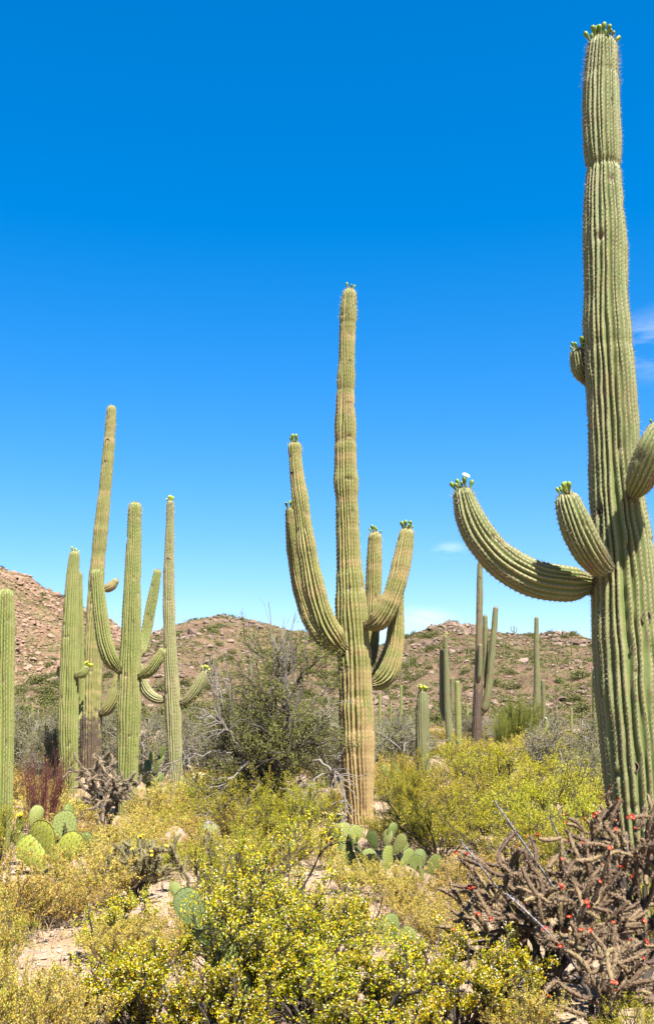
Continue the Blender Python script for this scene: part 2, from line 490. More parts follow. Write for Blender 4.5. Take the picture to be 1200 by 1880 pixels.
class Hill:
    def __init__(s, name, crest_px, Yr, foot, xr, seed, mat, amp, back):
        pts = np.array([P(px, py, Yr) for px, py in crest_px])
        s.xs, s.zs, s.Yr, s.foot, s.seed, s.amp, s.back = pts[:, 0], pts[:, 2], Yr, foot, seed, amp, back
        x = np.arange(xr[0], xr[1], 1.15)
        y = np.arange(foot - 6, Yr + back, 1.35)
        X, Y = np.meshgrid(x, y, indexing='ij')
        Z = s.h(X, Y)
        nx, ny = X.shape
        V = np.stack([X, Y, Z], -1).reshape(-1, 3)
        i = np.arange(nx - 1)[:, None] * ny + np.arange(ny - 1)[None]
        q = np.stack([i, i + ny, i + ny + 1, i + 1], -1).reshape(-1, 4)
        s.o = ob(name, mk(name, V, [(q, 0)], mat), kind='structure')
    def h(s, x, y):
        x, y = np.asarray(x, float), np.asarray(y, float)
        c = np.interp(x, s.xs, s.zs)
        ft = s.foot + 14 * fbm(x / 40, x * 0, s.seed + 3, 3)
        t = (y - ft) / (s.Yr - ft)
        up = np.where(t < 0, t * 0.6, np.clip(t, 0, 1) ** 1.18)
        down = 1 - 0.75 * np.clip((y - s.Yr) / s.back, 0, 1) ** 1.4
        base = c * np.where(t < 1, up, down)
        k = np.clip(t * 3, 0, 1)
        gul = fbm(x / 17 + 0.012 * y, y / 60, s.seed, 4) * s.amp
        fine = fbm(x / 3.2, y / 3.2, s.seed + 9, 4) * 0.55
        rough = np.abs(fbm(x / 8, y / 8, s.seed + 21, 4)) * 1.7
        return base + k * (gul * np.clip(1.25 - t, 0.25, 1) + fine + rough - 0.4) - 0.25

crest_mid = [(-700, 1330), (-300, 1325), (0, 1300), (130, 1250), (200, 1205), (260, 1172), (300, 1152), (350, 1137), (410, 1131), (455, 1141), (500, 1153), (560, 1158),
             (620, 1172), (700, 1180), (745, 1163), (790, 1145), (830, 1140), (866, 1150), (900, 1164), (950, 1167), (1000, 1162), (1045, 1158),
             (1085, 1170), (1150, 1190), (1300, 1200), (1700, 1180), (2100, 1250)]
crest_left = [(-900, 1120), (-500, 1010), (-200, 1020), (-60, 1038), (0, 1043), (45, 1055), (100, 1083), (150, 1112), (200, 1140), (232, 1166), (300, 1205), (420, 1260), (600, 1300)]
hill_mid = Hill('hill_near', crest_mid, 235.0, 112.0, (-150, 170), 40, M['hill_soil'], 3.6, 70.0)
hill_left = Hill('hill_far', crest_left, 330.0, 205.0, (-270, 5), 80, M['hill_soil_l'], 7.0, 90.0)

# rocks as small angular lumps
def ico():
    t = (1 + 5 ** 0.5) / 2
    v = np.array([(-1, t, 0), (1, t, 0), (-1, -t, 0), (1, -t, 0), (0, -1, t), (0, 1, t), (0, -1, -t), (0, 1, -t), (t, 0, -1), (t, 0, 1), (-t, 0, -1), (-t, 0, 1)], float)
    f = np.array([(0, 11, 5), (0, 5, 1), (0, 1, 7), (0, 7, 10), (0, 10, 11), (1, 5, 9), (5, 11, 4), (11, 10, 2), (10, 7, 6), (7, 1, 8),
                  (3, 9, 4), (3, 4, 2), (3, 2, 6), (3, 6, 8), (3, 8, 9), (4, 9, 5), (2, 4, 11), (6, 2, 10), (8, 6, 7), (9, 8, 1)])
    return v / np.linalg.norm(v[0]), f
ICO = ico()
OCT = (np.array([(1, 0, 0), (-1, 0, 0), (0, 1, 0), (0, -1, 0), (0, 0, 1), (0, 0, -1)], float),
       np.array([(0, 2, 4), (2, 1, 4), (1, 3, 4), (3, 0, 4), (2, 0, 5), (1, 2, 5), (3, 1, 5), (0, 3, 5)]))

def lumps(pos, size, rng, base=ICO, flat=(0.55, 0.95), jit=0.28):
    """many lumps in one mesh: (V, F)"""
    n, bv, bf = len(pos), *base
    k = len(bv)
    v = np.repeat(bv[None], n, 0) * (1 + jit * rng.uniform(-1, 1, (n, k, 1)))
    sc = np.stack([rng.uniform(0.7, 1.35, n), rng.uniform(0.7, 1.35, n), rng.uniform(*flat, n)], -1) * np.asarray(size).reshape(-1, 1)
    v = v * sc[:, None]
    a = rng.uniform(0, 6.28, n)
    c, s_ = np.cos(a)[:, None], np.sin(a)[:, None]
    tilt = rng.uniform(-0.5, 0.5, n)[:, None]
    x, y, z = v[..., 0], v[..., 1], v[..., 2]
    x, z = x * np.cos(tilt) - z * np.sin(tilt), x * np.sin(tilt) + z * np.cos(tilt)
    v = np.stack([x * c - y * s_, x * s_ + y * c, z], -1) + np.asarray(pos)[:, None]
    f = bf[None] + (np.arange(n) * k)[:, None, None]
    return v.reshape(-1, 3), f.reshape(-1, 3)

def hill_rocks(hill, n, xr, seed, mat, outcrops, size):
    rng = np.random.default_rng(seed)
    x = rng.uniform(*xr, n * 3)
    y = hill.foot + (hill.Yr + 6 - hill.foot) * rng.uniform(0.12, 1.0, n * 3) ** 0.8
    keep = rng.uniform(0, 1, n * 3) < np.clip(0.5 + 1.5 * fbm(x / 14, y / 14, seed, 3), 0.04, 1)
    x, y = x[keep][:n], y[keep][:n]
    sz = size * rng.lognormal(0, 0.5, len(x))
    for (px, py, D, rad, m) in outcrops:
        c = P(px, py, D)
        ox, oy = c[0] + rng.normal(0, rad, m), D + rng.normal(0, rad * 0.8, m)
        x, y = np.concatenate([x, ox]), np.concatenate([y, oy])
        sz = np.concatenate([sz, size * 1.5 * rng.lognormal(0.1, 0.45, m)])
    z = hill.h(x, y)
    V, Fc = lumps(np.stack([x, y, z + sz * 0.15], -1), sz, rng)
    o = ob('hillside_rocks', mk('hillside_rocks', V, [(Fc, 0)], mat, smooth=False), kind='stuff')
    return o
tag(hill_rocks(hill_mid, 9000, (-95, 80), 11, M['hill_rock'], [(850, 1156, 228, 2.6, 150), (835, 1150, 231, 2.0, 90), (780, 1178, 214, 1.6, 40), (1060, 1195, 214, 3.2, 150), (1010, 1170, 230, 2.2, 60),
     (430, 1146, 230, 3.0, 90), (340, 1180, 205, 3.5, 130), (300, 1165, 222, 2.0, 60), (250, 1210, 205, 3.0, 90), (1045, 1162, 233, 2.2, 50), (120, 1265, 180, 5.0, 180), (200, 1235, 195, 4.0, 140)], 0.21),
    'reddish brown rocks strewn over the nearer hill', 'rocks')
tag(hill_rocks(hill_left, 12000, (-150, -30), 12, M['hill_rock_l'], [(20, 1060, 322, 5, 200), (60, 1110, 300, 5, 160), (110, 1100, 318, 4, 120), (210, 1155, 322, 3, 90), (40, 1180, 270, 6, 160), (75, 1075, 325, 3, 90), (160, 1120, 326, 3, 70)], 0.24),
    'pale orange rocks strewn over the higher hill at left', 'rocks')

# ------------------------------------------------------------------ branches and leaves
def bez(Lv, u):
    u = np.asarray(u)[..., None]
    return (1 - u) ** 2 * Lv['a'] + 2 * u * (1 - u) * Lv['b'] + u * u * Lv['c']

def btan(Lv, u):
    u = np.asarray(u)[..., None]
    return unit(2 * (1 - u) * (Lv['b'] - Lv['a']) + 2 * u * (Lv['c'] - Lv['b']))

def sel(Lv, i):
    return {k: v[i] for k, v in Lv.items()}

def children(Lv, n, ur, length, wt, wr, wu, rng, bend=0.14, taper_by_u=0.0):
    i = rng.integers(0, len(Lv['a']), n)
    u = rng.uniform(ur[0], ur[1], n)
    p = sel(Lv, i)
    s0 = bez(p, u)
    d = unit(btan(p, u) * wt + unit(rng.normal(0, 1, (n, 3))) * wr + np.array([0, 0, wu]))
    ln = length * rng.uniform(0.55, 1.35, n) * (1 - taper_by_u * u)
    ln = ln[:, None]
    return {'a': s0, 'b': s0 + d * ln * 0.5 + rng.normal(0, bend, (n, 3)) * ln, 'c': s0 + d * ln}

def tubes(Lv, m, k, r0, r1, rng=None, wob=0.0):
    """bezier branches -> (V, quads); r0, r1 scalars or arrays"""
    n = len(Lv['a'])
    u = np.linspace(0, 1, m + 1)
    U = np.repeat(u[None], n, 0)
    pl = {q: v[:, None] for q, v in Lv.items()}
    pts = bez(pl, U)
    if rng is not None and wob:
        ln = np.linalg.norm(Lv['c'] - Lv['a'], axis=1)[:, None, None]
        w = rng.normal(0, wob, pts.shape) * ln
        w[:, 0] = 0
        pts = pts + w
    t = unit(np.gradient(pts, axis=1))
    ref = np.where(np.abs(t[..., 2:3]) < 0.8, np.array([0, 0, 1.0]), np.array([1.0, 0, 0]))
    e1 = unit(np.cross(t, ref))
    e2 = np.cross(t, e1)
    r0 = np.broadcast_to(np.asarray(r0, float), (n,))[:, None]
    r1 = np.broadcast_to(np.asarray(r1, float), (n,))[:, None]
    rad = (r0 + (r1 - r0) * u[None])[..., None, None]
    th = np.arange(k) * 2 * np.pi / k
    ring = pts[:, :, None] + rad * (np.cos(th)[:, None] * e1[:, :, None] + np.sin(th)[:, None] * e2[:, :, None])
    V = ring.reshape(-1, 3)
    b = (np.arange(n) * (m + 1) * k)[:, None, None]
    i = (np.arange(m) * k)[None, :, None]
    j = np.arange(k)[None, None]
    jn = (j + 1) % k
    f = np.stack([b + i + j, b + i + jn, b + i + k + jn, b + i + k + j], -1)
    return V, f.reshape(-1, 4)

def leaves(pos, ln, wd, rng, axis=None, up=0.3):
    n = len(pos)
    ax = unit(rng.normal(0, 1, (n, 3)) + (0 if axis is None else axis))
    nr = unit(rng.normal(0, 1, (n, 3)) + np.array([0, 0, up]))
    sd = unit(np.cross(ax, nr))
    L_ = (ln * rng.uniform(0.6, 1.3, n))[:, None]
    W_ = (wd * rng.uniform(0.7, 1.2, n))[:, None]
    V = np.stack([pos - ax * L_ * 0.5, pos + sd * W_ * 0.5 + ax * L_ * 0.06, pos + ax * L_ * 0.5, pos - sd * W_ * 0.5 + ax * L_ * 0.06], 1).reshape(-1, 3)
    return V, np.arange(n * 4).reshape(-1, 4)

def on_twigs(Lv, n, rng, ur=(0.15, 1.0), jit=0.01):
    i = rng.integers(0, len(Lv['a']), n)
    p = sel(Lv, i)
    u = rng.uniform(ur[0], ur[1], n)
    return bez(p, u) + rng.normal(0, jit, (n, 3)), btan(p, u)

def stems(rng, n, H, R, tmax, base_r, arch=0.6, lo=0.78):
    az = rng.uniform(0, 2 * np.pi, n)
    tl = tmax * np.sqrt(rng.uniform(0.01, 1, n))
    q = rng.uniform(lo, 1.0, n)
    tip = np.stack([R * np.sin(tl) / max(math.sin(tmax), 0.2) * np.cos(az) * q, R * np.sin(tl) / max(math.sin(tmax), 0.2) * np.sin(az) * q, H * np.cos(tl * 0.85) * q], -1)
    a = np.stack([base_r * np.cos(az) * rng.uniform(0, 1, n), base_r * np.sin(az) * rng.uniform(0, 1, n), np.full(n, -0.04)], -1)
    b = a + (tip - a) * np.array([0.36, 0.36, arch]) + rng.normal(0, 0.05, (n, 3)) * H
    return {'a': a, 'b': b, 'c': tip}

def shrub_mesh(kind, seed, H=1.0, R=1.0, dens=1.0, stem_n=None):
    """returns dict of part name -> mesh"""
    rng = np.random.default_rng(seed)
    out = {}
    if kind == 'creosote':                      # near bush: fine stems, tiny leaves, white seed puffs, flowers
        s = stems(rng, stem_n or 24, H, R, 1.2, 0.22 * R, 0.52, 0.45)
        s2 = children(s, int(130 * dens), (0.35, 1.0), 0.36 * H, 1.0, 0.7, 0.3, rng)
        s3 = children(s2, int(500 * dens), (0.3, 1.0), 0.19 * H, 1.0, 0.75, 0.3, rng)
        s4 = children(s3, int(1900 * dens), (0.35, 1.0), 0.09 * H, 0.9, 0.8, 0.3, rng)
        for q in (s2, s3, s4):
            for k in q:
                q[k][:, 2] = np.maximum(q[k][:, 2], 0.03)
        out['branches'] = mk('branches', *_one(merge([tubes(s, 7, 5, 0.011, 0.005, rng, 0.012), tubes(s2, 4, 4, 0.0055, 0.003, rng, 0.02), tubes(s3, 2, 3, 0.003, 0.0017), tubes(s4, 1, 3, 0.0016, 0.001)])), M['creo_stem'])
        p, t = on_twigs(s4, int(23000 * dens), rng, (0.35, 1.1), 0.009)
        out['leaves'] = mk('leaves', *_one(leaves(p, 0.0155, 0.0080, rng, t * 0.8)), M['creo_leaf'], smooth=False)
        p, t = on_twigs(s4, int(1700 * dens), rng, (0.5, 1.05), 0.009)
        out['seed_puffs'] = mk('seed_puffs', *_one(lumps(p, np.full(len(p), 0.0052), rng, OCT, (0.8, 1.1), 0.15)), M['puff'])
        p, t = on_twigs(s4, int(2600 * dens), rng, (0.6, 1.05), 0.008)
        out['flowers'] = mk('flowers', *_one(leaves(p, 0.014, 0.011, rng, None, 0.8)), M['petal_yel'], smooth=False)
    elif kind == 'creosote_mid':
        s = stems(rng, 20, H, R, 1.05, 0.15 * R)
        s2 = children(s, 170, (0.12, 1.0), 0.36 * H, 1.0, 0.8, 0.25, rng)
        s3 = children(s2, 620, (0.25, 1.0), 0.18 * H, 1.0, 0.8, 0.35, rng)
        for q in (s2, s3):
            for k in q:
                q[k][:, 2] = np.maximum(q[k][:, 2], 0.03)
        out['branches'] = mk('branches', *_one(merge([tubes(s, 5, 4, 0.012, 0.006, rng, 0.012), tubes(s2, 3, 3, 0.006, 0.003), tubes(s3, 1, 3, 0.003, 0.0015)])), M['creo_stem'])
        p, t = on_twigs(s3, 15500, rng, (0.35, 1.1), 0.02)
        out['leaves'] = mk('leaves', *_one(leaves(p, 0.023, 0.012, rng, t * 0.6)), M['creo_mid'], smooth=False)
    elif kind == 'golden':                      # low drying shrub
        s = stems(rng, 34, H, R, 1.2, 0.3 * R, 0.5)
        s2 = children(s, 260, (0.2, 1.0), 0.38 * H, 1.0, 0.7, 0.45, rng)
        s3 = children(s2, 900, (0.3, 1.0), 0.17 * H, 1.0, 0.7, 0.4, rng)
        for q in (s2, s3):
            for k in q:
                q[k][:, 2] = np.maximum(q[k][:, 2], 0.02)
        out['branches'] = mk('branches', *_one(merge([tubes(s, 4, 3, 0.006, 0.003, rng, 0.012), tubes(s2, 2, 3, 0.0032, 0.002), tubes(s3, 1, 3, 0.002, 0.001)])), M['dry_twig'])
        p, t = on_twigs(s3, 11000, rng, (0.2, 1.1), 0.014)
        out['leaves'] = mk('leaves', *_one(leaves(p, 0.042, 0.019, rng, t * 0.8)), M['gold_leaf'], smooth=False)
    elif kind == 'mesquite':                    # crooked grey wood, thin feathery leaf
        s = stems(rng, 11, H * 0.8, R * 0.8, 1.1, 0.12 * R, 0.5)
        s2 = children(s, 70, (0.25, 1.0), 0.45 * H, 0.9, 0.9, 0.12, rng, 0.2)
        s3 = children(s2, 380, (0.2, 1.0), 0.26 * H, 0.8, 1.0, 0.1, rng, 0.2)
        s4 = children(s3, 1300, (0.3, 1.0), 0.13 * H, 0.8, 1.0, 0.15, rng)
        for q in (s2, s3, s4):
            for k in q:
                q[k][:, 2] = np.maximum(q[k][:, 2], 0.04)
        out['branches'] = mk('branches', *_one(merge([tubes(s, 7, 5, 0.035, 0.016, rng, 0.03), tubes(s2, 5, 4, 0.014, 0.006, rng, 0.04), tubes(s3, 3, 3, 0.006, 0.0035, rng, 0.05), tubes(s4, 1, 3, 0.003, 0.002)])), M['grey_wood'])
        p, t = on_twigs(s4, 14000, rng, (0.1, 1.1), 0.03)
        out['leaves'] = mk('leaves', *_one(leaves(p, 0.034, 0.013, rng, t * 0.5)), M['grey_leaf'], smooth=False)
    elif kind == 'broom':                       # upright green twigs
        s = stems(rng, 60, H, R, 0.62, 0.35 * R, 0.6, 0.6)
        s2 = children(s, 420, (0.25, 1.0), 0.32 * H, 1.0, 0.35, 0.6, rng, 0.08)
        s3 = children(s2, 1500, (0.2, 1.0), 0.2 * H, 1.0, 0.4, 0.7, rng, 0.08)
        out['branches'] = mk('branches', *_one(merge([tubes(s, 4, 3, 0.011, 0.006), tubes(s2, 2, 3, 0.008, 0.005), tubes(s3, 1, 3, 0.006, 0.003)])), M['broom'])
        p, t = on_twigs(s3, 5000, rng, (0.2, 1.05), 0.02)
        out['leaves'] = mk('leaves', *_one(leaves(p, 0.045, 0.012, rng, t * 2.5)), M['broom'], smooth=False)
    elif kind == 'redtwig':
        s = stems(rng, 90, H, R, 0.7, 0.42 * R, 0.6, 0.55)
        s2 = children(s, 380, (0.25, 1.0), 0.28 * H, 1.0, 0.45, 0.3, rng, 0.1)
        s3 = children(s2, 800, (0.2, 1.0), 0.14 * H, 1.0, 0.6, 0.3, rng, 0.1)
        out['branches'] = mk('branches', *_one(merge([tubes(s, 4, 4, 0.007, 0.004, rng, 0.01), tubes(s2, 2, 3, 0.0045, 0.003), tubes(s3, 1, 3, 0.003, 0.002)])), M['red_twig'])
        p, t = on_twigs(s3, 900, rng, (0.2, 1.05), 0.02)
        out['leaves'] = mk('leaves', *_one(leaves(p, 0.02, 0.011, rng, t)), M['gold_leaf'], smooth=False)
    elif kind == 'hill':
        n = 520
        d = unit(rng.normal(0, 1, (n, 3)))
        d[:, 2] = np.abs(d[:, 2])
        p = d * (rng.uniform(0.25, 1.0, n) ** 0.5)[:, None] * np.array([R, R, H]) * (1 + 0.35 * rng.normal(0, 1, (n, 1)) * 0.5)
        p[:, 2] = np.maximum(p[:, 2], 0.02)
        s = stems(rng, 16, H * 0.9, R * 0.9, 1.1, 0.1)
        out['branches'] = mk('branches', *_one(tubes(s, 2, 3, 0.03, 0.012)), M['dark_wood'])
        out['leaves'] = mk('leaves', *_one(leaves(p, 0.21, 0.11, rng)), M['hill_leaf'], smooth=False)
    return out

def _one(vf):
    return vf[0], [(vf[1], 0)]

_variants = {}
def shrub(kind, var, name, label, cat, x, y, H, R, group=None, seed=None, rotz=None, z=None, **kw):
    """one shrub standing at (x, y); var picks a shared mesh, var None builds its own"""
    rng = np.random.default_rng(int(abs(x) * 977 + y * 313) % 99991)
    if var is None:
        ms = shrub_mesh(kind, seed, H, R, **kw)
        sc = (1, 1, 1)
    else:
        key = (kind, var)
        if key not in _variants:
            _variants[key] = shrub_mesh(kind, 1000 + var * 37 + len(kind))
        ms = _variants[key]
        sc = (R, R, H)
    zz = float(gz(x, y)) - 0.01 if z is None else z
    t = thing(name, label, cat, (x, y, zz), group, rng.uniform(0, 6.28) if rotz is None else rotz, sc)
    for k, me in ms.items():
        ob(k, me, t, kind=None if k == 'branches' else 'stuff')
    return t

# ------------------------------------------------------------------ saguaro cacti
def spline(pts, ds):
    """catmull-rom through rows (x,y,z,r), resampled about every ds metres"""
    p = np.asarray(pts, float)
    q = np.concatenate([[2 * p[0] - p[1]], p, [2 * p[-1] - p[-2]]])
    o = []
    for i in range(len(p) - 1):
        a, b, c, d = q[i:i + 4]
        t = np.linspace(0, 1, 40, endpoint=False)[:, None]
        o.append(0.5 * (2 * b + (c - a) * t + (2 * a - 5 * b + 4 * c - d) * t ** 2 + (3 * b - a - 3 * c + d) * t ** 3))
    o = np.concatenate(o + [p[-1:]])
    s = np.concatenate([[0], np.cumsum(np.linalg.norm(np.diff(o[:, :3], axis=0), axis=1))])
    n = max(6, int(round(s[-1] / ds)))
    u = np.linspace(0, s[-1], n + 1)
    return np.stack([np.interp(u, s, o[:, k]) for k in range(4)], 1), u

def ribbed(pts, ds, ribs, seg, depth, seed, ar_step=2, cork=None, bands=0.5, pinch=(), neck=True, bumpy=0.03, burn=None):
    """ribbed column with a domed tip -> dict(V, F, attrs, crest, normals, tip)"""
    rng = np.random.default_rng(seed)
    c, s = spline(pts, ds)
    R = c[:, 3].copy()
    c = c[:, :3]
    r_tip = R[-1]
    ncap = max(5, int(r_tip * 1.25 / ds))
    tdir = unit(c[-1] - c[-3])
    a = np.linspace(0, 1, ncap + 1)[1:] * (math.pi / 2) * 0.985
    c = np.concatenate([c, c[-1] + tdir * (np.sin(a) * r_tip * 0.95)[:, None]])
    R = np.concatenate([R, r_tip * np.cos(a) ** 0.85])
    s = np.concatenate([s, s[-1] + np.sin(a) * r_tip * 0.95])
    n = len(c)
    # yearly swellings, knocks and pinches
    w = fbm(s / 0.32, s * 0 + seed * 3.1, seed, 3)
    R = R * (1 + bumpy * w)
    for (sp, dp, wd) in pinch:
        R = R * (1 - dp * np.exp(-((s - sp * s[-1]) / wd) ** 2))
    if neck:
        R = R * (1 - 0.30 * np.exp(-(np.maximum(s - neck, 0) / (0.9 * r_tip)) ** 2))
    t = unit(np.gradient(c, axis=0))
    e1 = np.zeros_like(c)
    v = np.array([0.31, -0.95, 0.0])
    for i in range(n):
        v = v - t[i] * np.dot(v, t[i])
        v = v / np.linalg.norm(v)
        e1[i] = v
    e2 = np.cross(t, e1)
    K = ribs * seg
    th = np.arange(K) * 2 * np.pi / K
    # wandering ribs
    rid = np.arange(ribs)
    wn_ = fbm(np.repeat(s[:, None] / 0.55, ribs, 1), np.repeat(rid[None] * 7.3, n, 0), seed + 5, 3) * 0.52 * (2 * np.pi / ribs)
    x = np.arange(K) / seg
    i0 = np.floor(x).astype(int) % ribs
    fr = x - np.floor(x)
    fr2 = fr * fr * (3 - 2 * fr)
    wob = wn_[:, i0] * (1 - fr2) + wn_[:, (i0 + 1) % ribs] * fr2
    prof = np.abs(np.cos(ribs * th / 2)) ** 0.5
    dpt = depth * (0.8 + 0.4 * fbm(s / 1.5, s * 0 + 3.3, seed + 8, 2))
    capf = np.ones(n)
    capf[-ncap:] = np.cos(a) ** 0.4
    rr = R[:, None] * (1 - (dpt * capf)[:, None] * (1 - prof[None]))
    # uneven ribs
    rn = fbm(np.repeat(s[:, None] / 0.22, ribs, 1), np.repeat(rid[None] * 3.7, n, 0), seed + 15, 2) * 0.045
    rr = rr * (1 + rn[:, i0] * (1 - fr2) + rn[:, (i0 + 1) % ribs] * fr2)
    # knocks and healed wounds
    scar = np.zeros((n, K))
    for _ in range(int(3 + s[-1] * 5.0)):
        s0, t0 = rng.uniform(0.03, 0.97) * s[-1], rng.uniform(0, 2 * np.pi)
        hs_, ht_ = rng.uniform(0.012, 0.05), rng.uniform(0.012, 0.045)
        dth = np.abs((th - t0 + np.pi) % (2 * np.pi) - np.pi)
        g_ = np.exp(-((s[:, None] - s0) / hs_) ** 2 - (dth[None] * R[:, None] / ht_) ** 2)
        rr = rr * (1 - rng.uniform(0.05, 0.16) * g_)
        scar = np.maximum(scar, g_ * rng.uniform(0.3, 1.1))
    ar = np.zeros((n, K))
    rows = np.arange(n)
    crest_cols = np.arange(ribs) * seg
    off = rng.integers(0, ar_step, ribs)
    cr, cn, cs = [], [], []
    for j, col in enumerate(crest_cols):
        rsel = rows[(rows % ar_step) == off[j]]
        ar[rsel, col] = 0.95
        rr[rsel, col] *= 1.018
    ang = th[None] + wob
    dirs = np.cos(ang)[..., None] * e1[:, None] + np.sin(ang)[..., None] * e2[:, None]
    ptsV = c[:, None] + rr[..., None] * dirs
    V = np.concatenate([ptsV.reshape(-1, 3), [c[-1] + t[-1] * 0.004]])
    i = (np.arange(n - 1) * K)[:, None]
    j = np.arange(K)[None]
    jn = (j + 1) % K
    F = np.stack([i + j, i + jn, i + K + jn, i + K + j], -1).reshape(-1, 4)
    l0 = (n - 1) * K
    T = np.stack([l0 + np.arange(K), l0 + (np.arange(K) + 1) % K, np.full(K, n * K)], -1)
    for j_, col in enumerate(crest_cols):
        rsel = rows[(rows % ar_step) == off[j_]]
        cr.append(ptsV[rsel, col])
        nn = dirs[rsel, col] + t[rsel] * np.where(rsel >= n - ncap, 0.9, 0.0)[:, None]
        cn.append(unit(nn))
        cs.append(rsel / n)
    frac = s / s[-1]
    ck = np.zeros(n) if cork is None else np.interp(frac, [q[0] for q in cork], [q[1] for q in cork])
    bn = np.zeros(n) if burn is None else np.interp(frac, [q[0] for q in burn], [q[1] for q in burn])
    bd = np.clip(fbm(s / 0.16, s * 0 + 9.1, seed + 30, 3) * 2.2 - 0.1, 0, 1) * bands
    def full(v1):
        return np.concatenate([np.repeat(v1[:, None], K, 1).ravel(), [v1[-1]]])
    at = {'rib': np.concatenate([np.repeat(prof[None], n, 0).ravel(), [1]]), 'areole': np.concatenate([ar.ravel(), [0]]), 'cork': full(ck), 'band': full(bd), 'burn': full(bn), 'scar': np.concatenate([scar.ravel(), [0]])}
    return dict(V=V, F=F, T=T, at=at, cr=np.concatenate(cr), cn=np.concatenate(cn), cs=np.concatenate(cs), tip=c[-1], tdir=t[-1], r_tip=r_tip, c=c, R=R, e1=e1, e2=e2, t=t)

def spines_mesh(rb, per, ln, wd, seed, mat, stride=1):
    rng = np.random.default_rng(seed)
    p = np.repeat(rb['cr'][::stride], per, 0)
    nn = np.repeat(rb['cn'][::stride], per, 0)
    fr = np.repeat(rb['cs'][::stride], per, 0)
    n = len(p)
    d = unit(nn * 0.75 + unit(rng.normal(0, 1, (n, 3))) * 0.85)
    L_ = ln * rng.uniform(0.4, 1.25, n) * (1 + 0.8 * (fr > 0.93))
    sd = unit(np.cross(d, rng.normal(0, 1, (n, 3))))
    a = p - nn * 0.003
    V = np.stack([a - sd * wd * 0.5, a + sd * wd * 0.5, a + d * L_[:, None]], 1).reshape(-1, 3)
    return mk('spines', V, [(np.arange(n * 3).reshape(-1, 3), 0)], mat, smooth=False)

def lathe(prof, k=9):
    pr = np.asarray(prof, float)
    th = np.arange(k) * 2 * np.pi / k
    V = np.stack([pr[:, 0:1] * np.cos(th), pr[:, 0:1] * np.sin(th), np.repeat(pr[:, 1:2], k, 1)], -1).reshape(-1, 3)
    n = len(pr)
    i = (np.arange(n - 1) * k)[:, None]
    j = np.arange(k)[None]
    jn = (j + 1) % k
    return V, np.stack([i + j, i + jn, i + k + jn, i + k + j], -1).reshape(-1, 4)

BUD = mk('flower_bud', *_one(lathe([(0.0, -0.012), (0.009, -0.01), (0.010, 0.02), (0.012, 0.045), (0.019, 0.066), (0.0225, 0.083), (0.019, 0.099), (0.010, 0.108), (0.0, 0.110)])), M['bud'])
BUD_Y = mk('flower_bud', *_one(lathe([(0.0, -0.012), (0.010, -0.01), (0.012, 0.02), (0.016, 0.04), (0.022, 0.058), (0.023, 0.072), (0.018, 0.085), (0.009, 0.092), (0.0, 0.094)])), M['bud_yel'])

def flower_mesh(name, petal, npet, ln, wd, tube, layers=2, cup=0.6, tube_mat=None, centre=True):
    """petals round a cup: petal blades bent outward, a pollen mound, a short tube"""
    V, F, G, Hh = [], [], [], []
    n = 0
    for la in range(layers):
        for i in range(npet):
            a = 2 * math.pi * (i + 0.5 * la) / npet
            ca, sa = math.cos(a), math.sin(a)
            el = cup - 0.3 * la
            rows = []
            for q, (f, w) in enumerate(((0.1, 0.45), (0.5, 1.0), (0.85, 0.8), (1.0, 0.25))):
                rr = ln * f * math.cos(el * (1 - 0.35 * f))
                zz = ln * f * math.sin(el * (1 - 0.35 * f)) + tube
                for s_ in (-1, 1):
                    rows.append((rr * ca - s_ * wd * 0.5 * w * sa, rr * sa + s_ * wd * 0.5 * w * ca, zz + 0.06 * ln * (la)))
            V += rows
            for q in range(3):
                F.append((n + q * 2, n + q * 2 + 1, n + q * 2 + 3, n + q * 2 + 2))
            n += 8
    v2, f2 = lathe([(0.0, -0.01), (ln * 0.16, -0.008), (ln * 0.2, tube * 0.5), (ln * 0.3, tube), (0, tube + 0.002)], 7)
    G = np.asarray(f2) + n
    n += len(v2)
    v3, f3 = lathe([(ln * 0.28, tube), (ln * 0.25, tube + ln * 0.2), (ln * 0.1, tube + ln * 0.3), (0, tube + ln * 0.3)], 7)
    Hh = np.asarray(f3) + n
    return mk(name, np.concatenate([np.array(V), v2, v3]), [(np.array(F), 0), (G, 1), (Hh, 2)], [petal, tube_mat or M['bud'], M['pollen']], smooth=True)

FLOWER_W = flower_mesh('flower', M['petal_white'], 10, 0.042, 0.022, 0.07)
FLOWER_R = flower_mesh('flower', M['petal_red'], 8, 0.030, 0.019, 0.02, 2, 0.75)
FLOWER_Y = flower_mesh('flower', M['petal_yel'], 8, 0.034, 0.022, 0.02, 2, 0.75)

def point_at(o, d, roll=0.0):
    o.rotation_mode = 'QUATERNION'
    o.rotation_quaternion = Vector(d).to_track_quat('Z', 'Y') @ Quaternion((0, 0, 1), roll)

